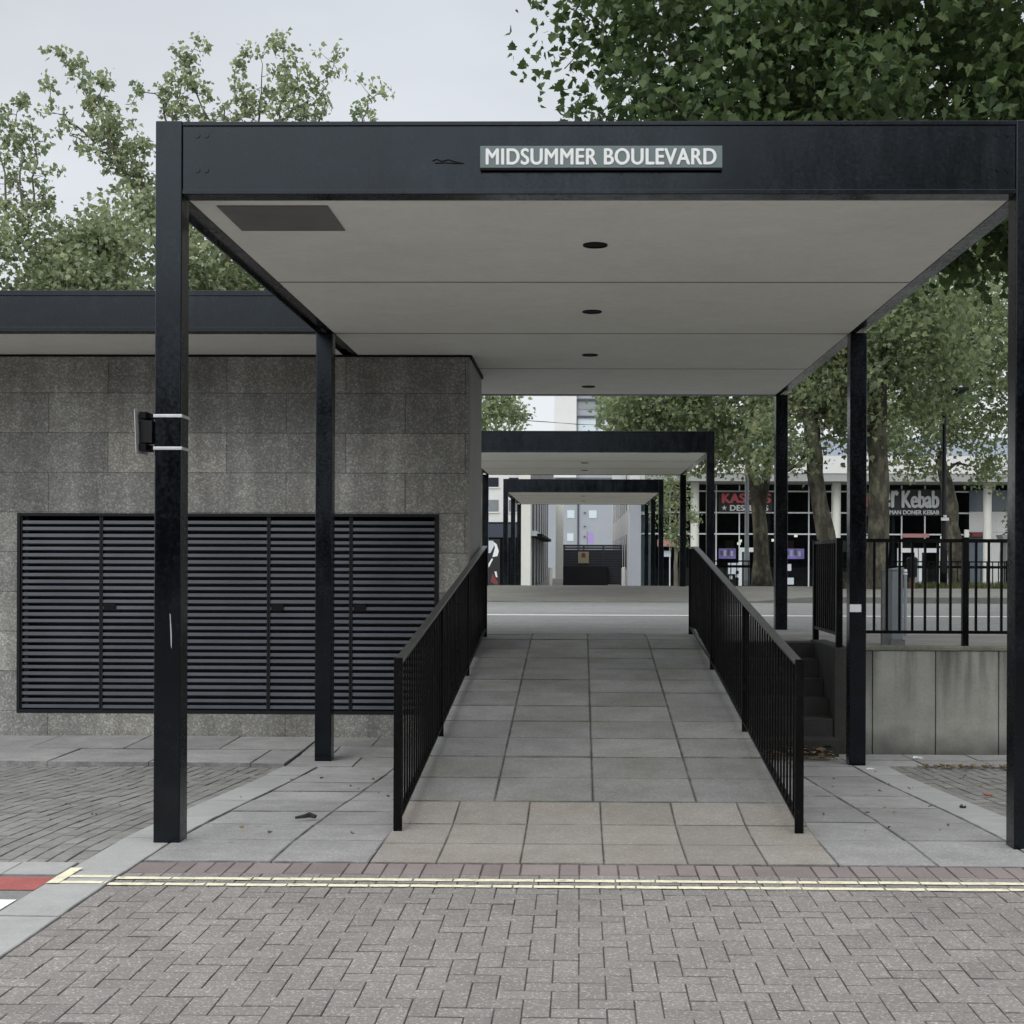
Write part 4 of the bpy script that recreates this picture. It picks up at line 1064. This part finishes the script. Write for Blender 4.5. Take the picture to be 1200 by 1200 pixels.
# ------------------------------------------------------------------ flats at the end of the passage
A = 165.0
t = thing('apartment_block', (0, A, -.05), 'tall white and grey flats at the far end of the passage', 'building')
AZ = lambda py: Z(py, 0, A)
MB().box(X(600, A) * 0 + X(640, A), X(760, A), A, A + 12, -.05, AZ(560)).build('grey_wall', M['render_grey'], t)
MB().box(X(649, A), X(675, A), A - .8, A + 12, AZ(560) + .01, AZ(420)).build('white_bay', M['render_white'], t)
MB().box(X(675, A) + .01, X(740, A), A - .2, A + 12, AZ(560) + .01, AZ(420)).build('upper_wall', M['render_grey'], t)
for px0, px1, py0, py1, k_ in ((677, 698, 480, 470, 'window_grey'), (677, 697.5, 512, 490, 'blind'), (701, 716, 506, 491, 'blind'), (701, 716, 480, 466, 'window_grey'), (677, 698, 455, 440, 'window_grey')):
    f = MB().box(X(px0, A), X(px1, A), A - .26, A - .202, AZ(py0), AZ(py1)).build('window', M[k_], t)
    MB().box(X(px0, A) - .1, X(px1, A) + .1, A - .5, A - .262, AZ(py1) + .0, AZ(py1) + .25).build('lintel', M['navy'], f)
for px0, px1, py0, py1 in ((664.5, 673, 607, 598), (664.5, 672, 634, 625), (690, 699, 607, 598), (664.5, 673, 580, 571)):
    f = MB().box(X(px0, A), X(px1, A), A - .06, A - .002, AZ(py0), AZ(py1)).build('window', M['blind'], t)
MB().box(X(676.5, A), X(678.5, A), A - .12, A - .002, -.05, AZ(565)).build('downpipe', M['navy'], t)
for py in (600, 616, 628):
    MB().box(X(684, A), X(686, A), A - .3, A - .002, AZ(py + 1), AZ(py)).build('vent', M['navy'], t)
tag(MB().tube([PXY(600, 492, 118), PXY(640, 494.5, 120), PXY(675, 497, 122), PXY(712, 498.5, 124)], [.035] * 4, 5).build('overhead_cable', M['frame_dark']), 'thin dark overhead cable crossing the sky above the middle canopy', 'cable')

# slatted screen and small signs in the passage
S = 86.0
t = thing('slatted_screen', (1, S, -.05), 'dark horizontally slatted screen closing the passage', 'fence')
sl = MB(); z = 0.05; zt = Z(640, 1, S)
while z < zt:
    sl.box(X(660, S), X(729, S), S, S + .05, z, z + .125); z += .15
sl.build('slat_panel', M['dark_fence'], t)
MB().box(X(660, S), X(729, S), S + .16, S + .2, .0, Z(646, 1, S)).build('backing_board', M['frame_dark'], t)
for px in (661, 684, 707, 728):
    MB().box(X(px, S) - .05, X(px, S) + .05, S + .052, S + .15, -.05, zt + .05).build('post', M['dark_fence'], t)
MB().box(X(660, S), X(712, S), S - .6, S - .05, -.05, Z(664, 1, S)).build('plinth', M['frame_dark'], t, bevel=.01)
t = thing('notice_board', (X(684, S - 1), S - 1, 1.2), 'square ochre notice on the dark slatted screen', 'sign')
MB().box(X(677.5, S - .1), X(690, S - .1), S - .1, S - .03, Z(660, 1, S), Z(646.5, 1, S)).build('panel', M['ochre'], t)
MB().box(X(681.5, S - .1), X(686, S - .1), S - .12, S - .102, Z(653, 1, S), Z(648, 1, S)).build('emblem', M['maroon'], t)
t = thing('purple_banner', (X(692, 120), 120, 2), 'small lilac banner hanging in the passage before the grey flats', 'banner')
MB().box(X(688.5, 120), X(695.5, 120), 120, 120.05, Z(637, 1, 120), Z(624, 1, 120)).build('cloth', mat('lilac_cloth', (.36, .27, .55), .8), t)
MB().cyl((X(688, 120), 120.02, -.05), .03, Z(622, 1, 120), 8).build('pole', M['galv'], t)
for i, (px, lab) in enumerate(((645, 'white bollard beside the passage pier on the left'), (731, 'white bollard at the right end of the dark slatted screen'))):
    t = thing('bollard', (X(px, 76), 76, -.05), lab, 'bollard', 'white bollards at the passage')
    MB().cyl((X(px, 76), 76, -.05), .11, Z(664, 0, 76) - .02, 14).build('shaft', M['render_white'], t)
    MB().cyl((X(px, 76), 76, Z(664, 0, 76) - .068), .11, .05, 14, r2=.06).build('cap', M['render_white'], t)

# ------------------------------------------------------------------ street furniture on the far pavement
def lamp(px, Y, m, h, label, r=.06, ptop=0):
    x = X(px, Y); zb = zfar(x, Y)
    t = thing('street_lamp', (x, Y, zb), label, 'lamp post', 'lamp posts along the far pavement')
    MB().tube([(x, Y, zb), (x, Y, zb + 1.1), (x, Y, zb + 1.15), (x, Y, zb + h)], [r * 1.35, r * 1.35, r, r * .75], 14).build('column', m, t, smooth=True)
    MB().tube([(x, Y, zb + h - .02), (x, Y - .5, zb + h + .14), (x, Y - 1.1, zb + h + .18)], [.035, .03, .03], 8).build('arm', m, t)
    MB().prism([(Y - 1.75, zb + h + .14), (Y - 1.1, zb + h + .12), (Y - 1.1, zb + h + .25), (Y - 1.7, zb + h + .22)], x - .13, x + .13, 'x').build('lantern', m, t, bevel=.02)
    MB().box(x - r * 1.1, x + r * 1.1, Y - r * 1.45, Y - r * 1.3, zb + .35, zb + .9).build('door', m, t)
    return t
lamp(875, 38.5, M['cabinet'], 8.0, 'grey lamp post crossing the red letter shop sign')
l2 = lamp(1106, 34.0, M['frame_dark'], 4.4, 'black lamp post beside the low forking plane trunk')
xl = X(1106, 34)
tag(MB().box(xl - .09, xl + .09, 33.88, 33.92, Z(608.5, xl, 33.9), Z(605, xl, 33.9)).cyl((xl, 33.9, Z(605, xl, 33.9)), .04, .06, 10).build('pole_tag', M['sign_white']), 'small white tag fixed to the black lamp post', 'tag')
# tag on the leaning trunk
Yt = 32.7
tag(MB().box(X(961, Yt), X(964.5, Yt), Yt, Yt + .015, Z(506, 5, Yt), Z(497, 5, Yt)).build('tree_tag', M['sign_white'], bevel=.004), 'small white tag nailed to the leaning forked trunk', 'tag')
# pedestrian railings at the crest
def crest(px0, px1, Y, label):
    x0, x1 = X(px0, Y), X(px1, Y); L = x1 - x0
    zb = zfar(x0, Y)
    return bar_fence('crest_railing', (x0, Y, 0), (x1, Y, 0), zb + .06, Z(656, x0, Y), label, 'low black railings at the crest', int(L / .15), [.03 + (L - .06) * i / max(1, round(L / 2.2)) for i in range(max(1, round(L / 2.2)) + 1)], bw=.012, second=(Z(663, x0, Y), .03, .035), zleg=zb - .05)
crest(818, 902, 37.2, 'low black railing at the crest, before the red letter shop')
crest(962, 1290, 37.2, 'low black railing at the crest, before the kebab shop')
# dark litter bin
Yb = 33.2; xb = X(1069, Yb)
t = thing('litter_bin', (xb, Yb, zfar(xb, Yb)), 'dark narrow litter bin with reddish base on the far pavement', 'bin')
MB().cyl((xb, Yb, zfar(xb, Yb)), .07, .27, 16).build('base', M['hatch_rust'], t)
MB().cyl((xb, Yb, zfar(xb, Yb) + .27), .115, .42, 16, r2=.13).cyl((xb, Yb, zfar(xb, Yb) + .69), .14, .05, 16, r2=.09).build('body', M['frame_dark'], t)
# shrub in a planter at the right
Yp = 66.0; xp = X(1187, Yp)
t = thing('planter_shrub', (xp, Yp, 1.9), 'leafy shrub in a grey planter near the right shop column', 'shrub')
MB().prism([(xp - .55, Z(632, xp, Yp)), (xp + .55, Z(632, xp, Yp)), (xp + .65, Z(625, xp, Yp)), (xp - .65, Z(625, xp, Yp))], Yp - .5, Yp + .5).box(xp - .4, xp + .4, Yp - .35, Yp + .35, -.05, Z(632, xp, Yp)).build('planter', M['galv'], t)
st_ = MB(); pl = []
for i in range(9):
    e = (xp + random.gauss(0, .35), Yp + random.gauss(0, .3), Z(606, xp, Yp) + random.gauss(0, .3)); st_.tube([(xp, Yp, Z(627, xp, Yp)), e], [.02, .006], 4)
    pl.append(np.array(e) + RNG.normal(0, .18, (26, 3)))
st_.build('stems', M['bark_far'], t); leaf_mesh('foliage', np.concatenate(pl), .18, LEAF2, M['leaf_small'], t)

# grass growing along the crest
n = 5200
gx = np.concatenate([RNG.uniform(X(985, 34.4), X(1230, 34.4), n)]); gy = RNG.uniform(33.2, 35.0, n)
keep = (np.sin(gx * 1.9) + np.sin(gx * .7 + 2) + RNG.normal(0, .5, n)) > -.2
gx, gy = gx[keep], gy[keep]
b = MB()
for x, y in zip(gx, gy):
    z = zfar(x, y); h = random.uniform(.05, .17); a = random.uniform(0, 6.28); w = .012
    dx, dy = math.cos(a) * w, math.sin(a) * w; lx, ly = random.gauss(0, .04), random.gauss(0, .04)
    b.add([(x - dx, y - dy, z), (x + dx, y + dy, z), (x + lx, y + ly, z + h)], [(0, 1, 2)])
tag(b.build('grass', M['grass']), 'ragged grass along the crest behind the railing', 'grass', kind='stuff')

# ------------------------------------------------------------------ litter
def scatter(name, pts, zf, m, label, size=.05):
    b = MB()
    for x, y in pts:
        z = zf(x, y) + random.uniform(.003, .02); a = random.uniform(0, 6.28); s = size * random.uniform(.5, 1.2)
        q = []
        for k in range(5):
            an = a + k * 1.2566; rr = s * random.uniform(.6, 1); q.append((x + rr * math.cos(an), y + rr * .8 * math.sin(an), z + random.uniform(0, .02)))
        b.add(q, [(0, 1, 2, 3, 4)])
    return tag(b.build(name, m), label, 'leaf litter', kind='stuff')
scatter('leaf_litter', [(random.uniform(1.38, 2.36), random.uniform(12.95, 13.31)) for _ in range(170)], lambda x, y: dip(x, y) + .06 * random.random() * (y - 12.8) * 3, M['litter_leaf'], 'brown dead leaves heaped at the foot of the dark steps', .05)
def drift(px, py, n, sp):
    y = 12.6 if py < 910 else 11.0
    pts = []
    for _ in range(n): pts.append((X(px, 12.5) + random.gauss(0, sp), 12.5 + random.gauss(0, .07)))
    return pts
scatter('leaf_litter', drift(1110, 902, 60, .13) + drift(1182, 902, 60, .12), dip, M['litter_leaf'], 'two dark drifts of leaves along the right bay edge', .03)
sp = [(random.uniform(-2.5, -1.2), random.uniform(8, 12)) for _ in range(16)] + [(random.uniform(1.4, 2.6), random.uniform(8, 12)) for _ in range(24)] + [(random.uniform(-7, -2.7), random.uniform(8, 12.2)) for _ in range(50)] + [(random.uniform(2.8, 4), random.uniform(8, 12)) for _ in range(30)]
scatter('leaf_litter', sp, lambda x, y: dip(x, y) + .004, M['litter_leaf'], 'loose leaf scraps scattered thinly over the slabs and bays', .018)
def crumple(name, px, py, Y, s, m, label, cat, flat=.35):
    x = X(px, Y); z = dip(x, Y); b = MB()
    vs = [(x, Y, z + s * flat * 1.1)]
    for k in range(7):
        an = k * .8976; rr = s * random.uniform(.7, 1.1); vs.append((x + rr * math.cos(an), Y + rr * .7 * math.sin(an), z + .008 + random.uniform(0, s * flat)))
    for k in range(7):
        an = k * .8976; rr = s * .6; vs.append((x + rr * math.cos(an), Y + rr * .7 * math.sin(an), z + .005))
    fs = [(0, 1 + k, 1 + (k + 1) % 7) for k in range(7)] + [(1 + k, 8 + k, 8 + (k + 1) % 7, 1 + (k + 1) % 7) for k in range(7)]
    b.add(vs, fs)
    return tag(b.build(name, m), label, cat)
crumple('crumpled_paper', 1077, 882, 13.2, .065, M['paper'], 'crumpled white paper at the foot of the stained concrete wall', 'litter')
crumple('wrapper', 1159, 941, 10.4, .045, M['redpaper'], 'faded red wrapper on the right bay blocks', 'litter')
crumple('paper_scrap', 1021, 903, 12.35, .05, M['paper'], 'flat white scrap by the middle right canopy post', 'litter', .1)
yy = 8.75
tag(MB().tube([(X(347, yy), yy, dip(0, yy) + .02), (X(356, yy), yy + .02, dip(0, yy) + .025), (X(362, yy), yy + .05, dip(0, yy) + .03), (X(370, yy), yy + .03, dip(0, yy) + .022)], [.008, .012, .018, .012], 6).build('wet_leaf', M['wet_leaf']), 'black shrivelled leaf on the slabs left of the ramp railing', 'leaf')
crumple('dead_leaf', 1129, 956, 9.6, .03, M['wet_leaf'], 'small dark dead leaf on the slabs near the front right canopy post', 'leaf', .5)

# ------------------------------------------------------------------ world, sun, camera
w = bpy.data.worlds.new('World'); scene.world = w; w.use_nodes = True
N = w.node_tree.nodes; Lk = w.node_tree.links
bg = N['Background']
sky = N.new('ShaderNodeTexSky'); sky.sky_type = 'NISHITA'; sky.sun_disc = False
SUN_EL, SUN_AZ = R(34), R(204)
sky.sun_elevation = SUN_EL; sky.sun_rotation = SUN_AZ
sk = N.new('ShaderNodeVectorMath'); sk.operation = 'SCALE'; sk.inputs['Scale'].default_value = .08; Lk.new(sky.outputs[0], sk.inputs[0])
tc = N.new('ShaderNodeTexCoord'); sp_ = N.new('ShaderNodeSeparateXYZ'); Lk.new(tc.outputs['Generated'], sp_.inputs[0])
cr = N.new('ShaderNodeValToRGB'); e = cr.color_ramp.elements
e[0].position = 0; e[0].color = (.87, .895, .92, 1)
e[1].position = .36; e[1].color = (.69, .72, .76, 1)
e2 = cr.color_ramp.elements.new(1.0); e2.color = (.98, .99, 1.0, 1)
Lk.new(sp_.outputs['Z'], cr.inputs[0])
nz = N.new('ShaderNodeTexNoise'); nz.inputs['Scale'].default_value = 3.5; nz.inputs['Detail'].default_value = 4
mp = N.new('ShaderNodeMapping'); mp.inputs['Scale'].default_value = (1, 1, 2.5); Lk.new(tc.outputs['Generated'], mp.inputs[0]); Lk.new(mp.outputs[0], nz.inputs['Vector'])
mr = N.new('ShaderNodeMapRange'); mr.inputs['From Min'].default_value = .3; mr.inputs['From Max'].default_value = .7; mr.inputs['To Min'].default_value = .90; mr.inputs['To Max'].default_value = 1.07
Lk.new(nz.outputs[0], mr.inputs['Value'])
s2 = N.new('ShaderNodeVectorMath'); s2.operation = 'SCALE'; Lk.new(cr.outputs[0], s2.inputs[0])
dp = N.new('ShaderNodeVectorMath'); dp.operation = 'DOT_PRODUCT'; Lk.new(tc.outputs['Generated'], dp.inputs[0])
dp.inputs[1].default_value = (math.sin(SUN_AZ) * math.cos(SUN_EL), math.cos(SUN_AZ) * math.cos(SUN_EL), math.sin(SUN_EL))
gm = N.new('ShaderNodeMapRange'); gm.interpolation_type = 'SMOOTHSTEP'
gm.inputs['From Min'].default_value = -.1; gm.inputs['From Max'].default_value = 1; gm.inputs['To Min'].default_value = 1; gm.inputs['To Max'].default_value = 2.5
Lk.new(dp.outputs['Value'], gm.inputs['Value'])
pm = N.new('ShaderNodeMath'); pm.operation = 'MULTIPLY'; Lk.new(mr.outputs[0], pm.inputs[0]); Lk.new(gm.outputs[0], pm.inputs[1])
Lk.new(pm.outputs[0], s2.inputs['Scale'])
mx = N.new('ShaderNodeMix'); mx.data_type = 'RGBA'; mx.inputs['Factor'].default_value = .88
Lk.new(sk.outputs[0], mx.inputs['A']); Lk.new(s2.outputs[0], mx.inputs['B']); Lk.new(mx.outputs['Result'], bg.inputs[0])
bg.inputs[1].default_value = 1.0
sd = bpy.data.lights.new('sun', 'SUN'); sd.energy = .6; sd.angle = R(25); sd.color = (1, .97, .92)
so = bpy.data.objects.new('sun', sd); COL.objects.link(so)
# Nishita: rotation measured from +Y towards +X
dirv = Vector((math.sin(SUN_AZ) * math.cos(SUN_EL), math.cos(SUN_AZ) * math.cos(SUN_EL), math.sin(SUN_EL)))
so.rotation_euler = dirv.to_track_quat('Z', 'Y').to_euler(); so.location = dirv * 60

cd = bpy.data.cameras.new('camera'); cam = bpy.data.objects.new('camera', cd); COL.objects.link(cam)
cd.sensor_width = 36; cd.sensor_fit = 'HORIZONTAL'; cd.lens = F / 1200 * 36
cd.shift_x = -(PX - 600) / 1200; cd.shift_y = (PY - 600) / 1200
cd.clip_start = .1; cd.clip_end = 2000
cam.matrix_world = Matrix.Translation((0, 0, EYE)) @ Matrix.Rotation(YAW, 4, 'Z') @ Matrix.Rotation(math.pi / 2, 4, 'X') @ Matrix.Rotation(ROLL, 4, 'Z')
scene.camera = cam
vs_ = scene.view_settings
vs_.view_transform = 'Standard'; vs_.look = 'None'; vs_.exposure = .1; vs_.gamma = 1; vs_.use_curve_mapping = False
scene.render.engine = 'CYCLES'
scene.cycles.use_denoising = True
scene.cycles.max_bounces = 8
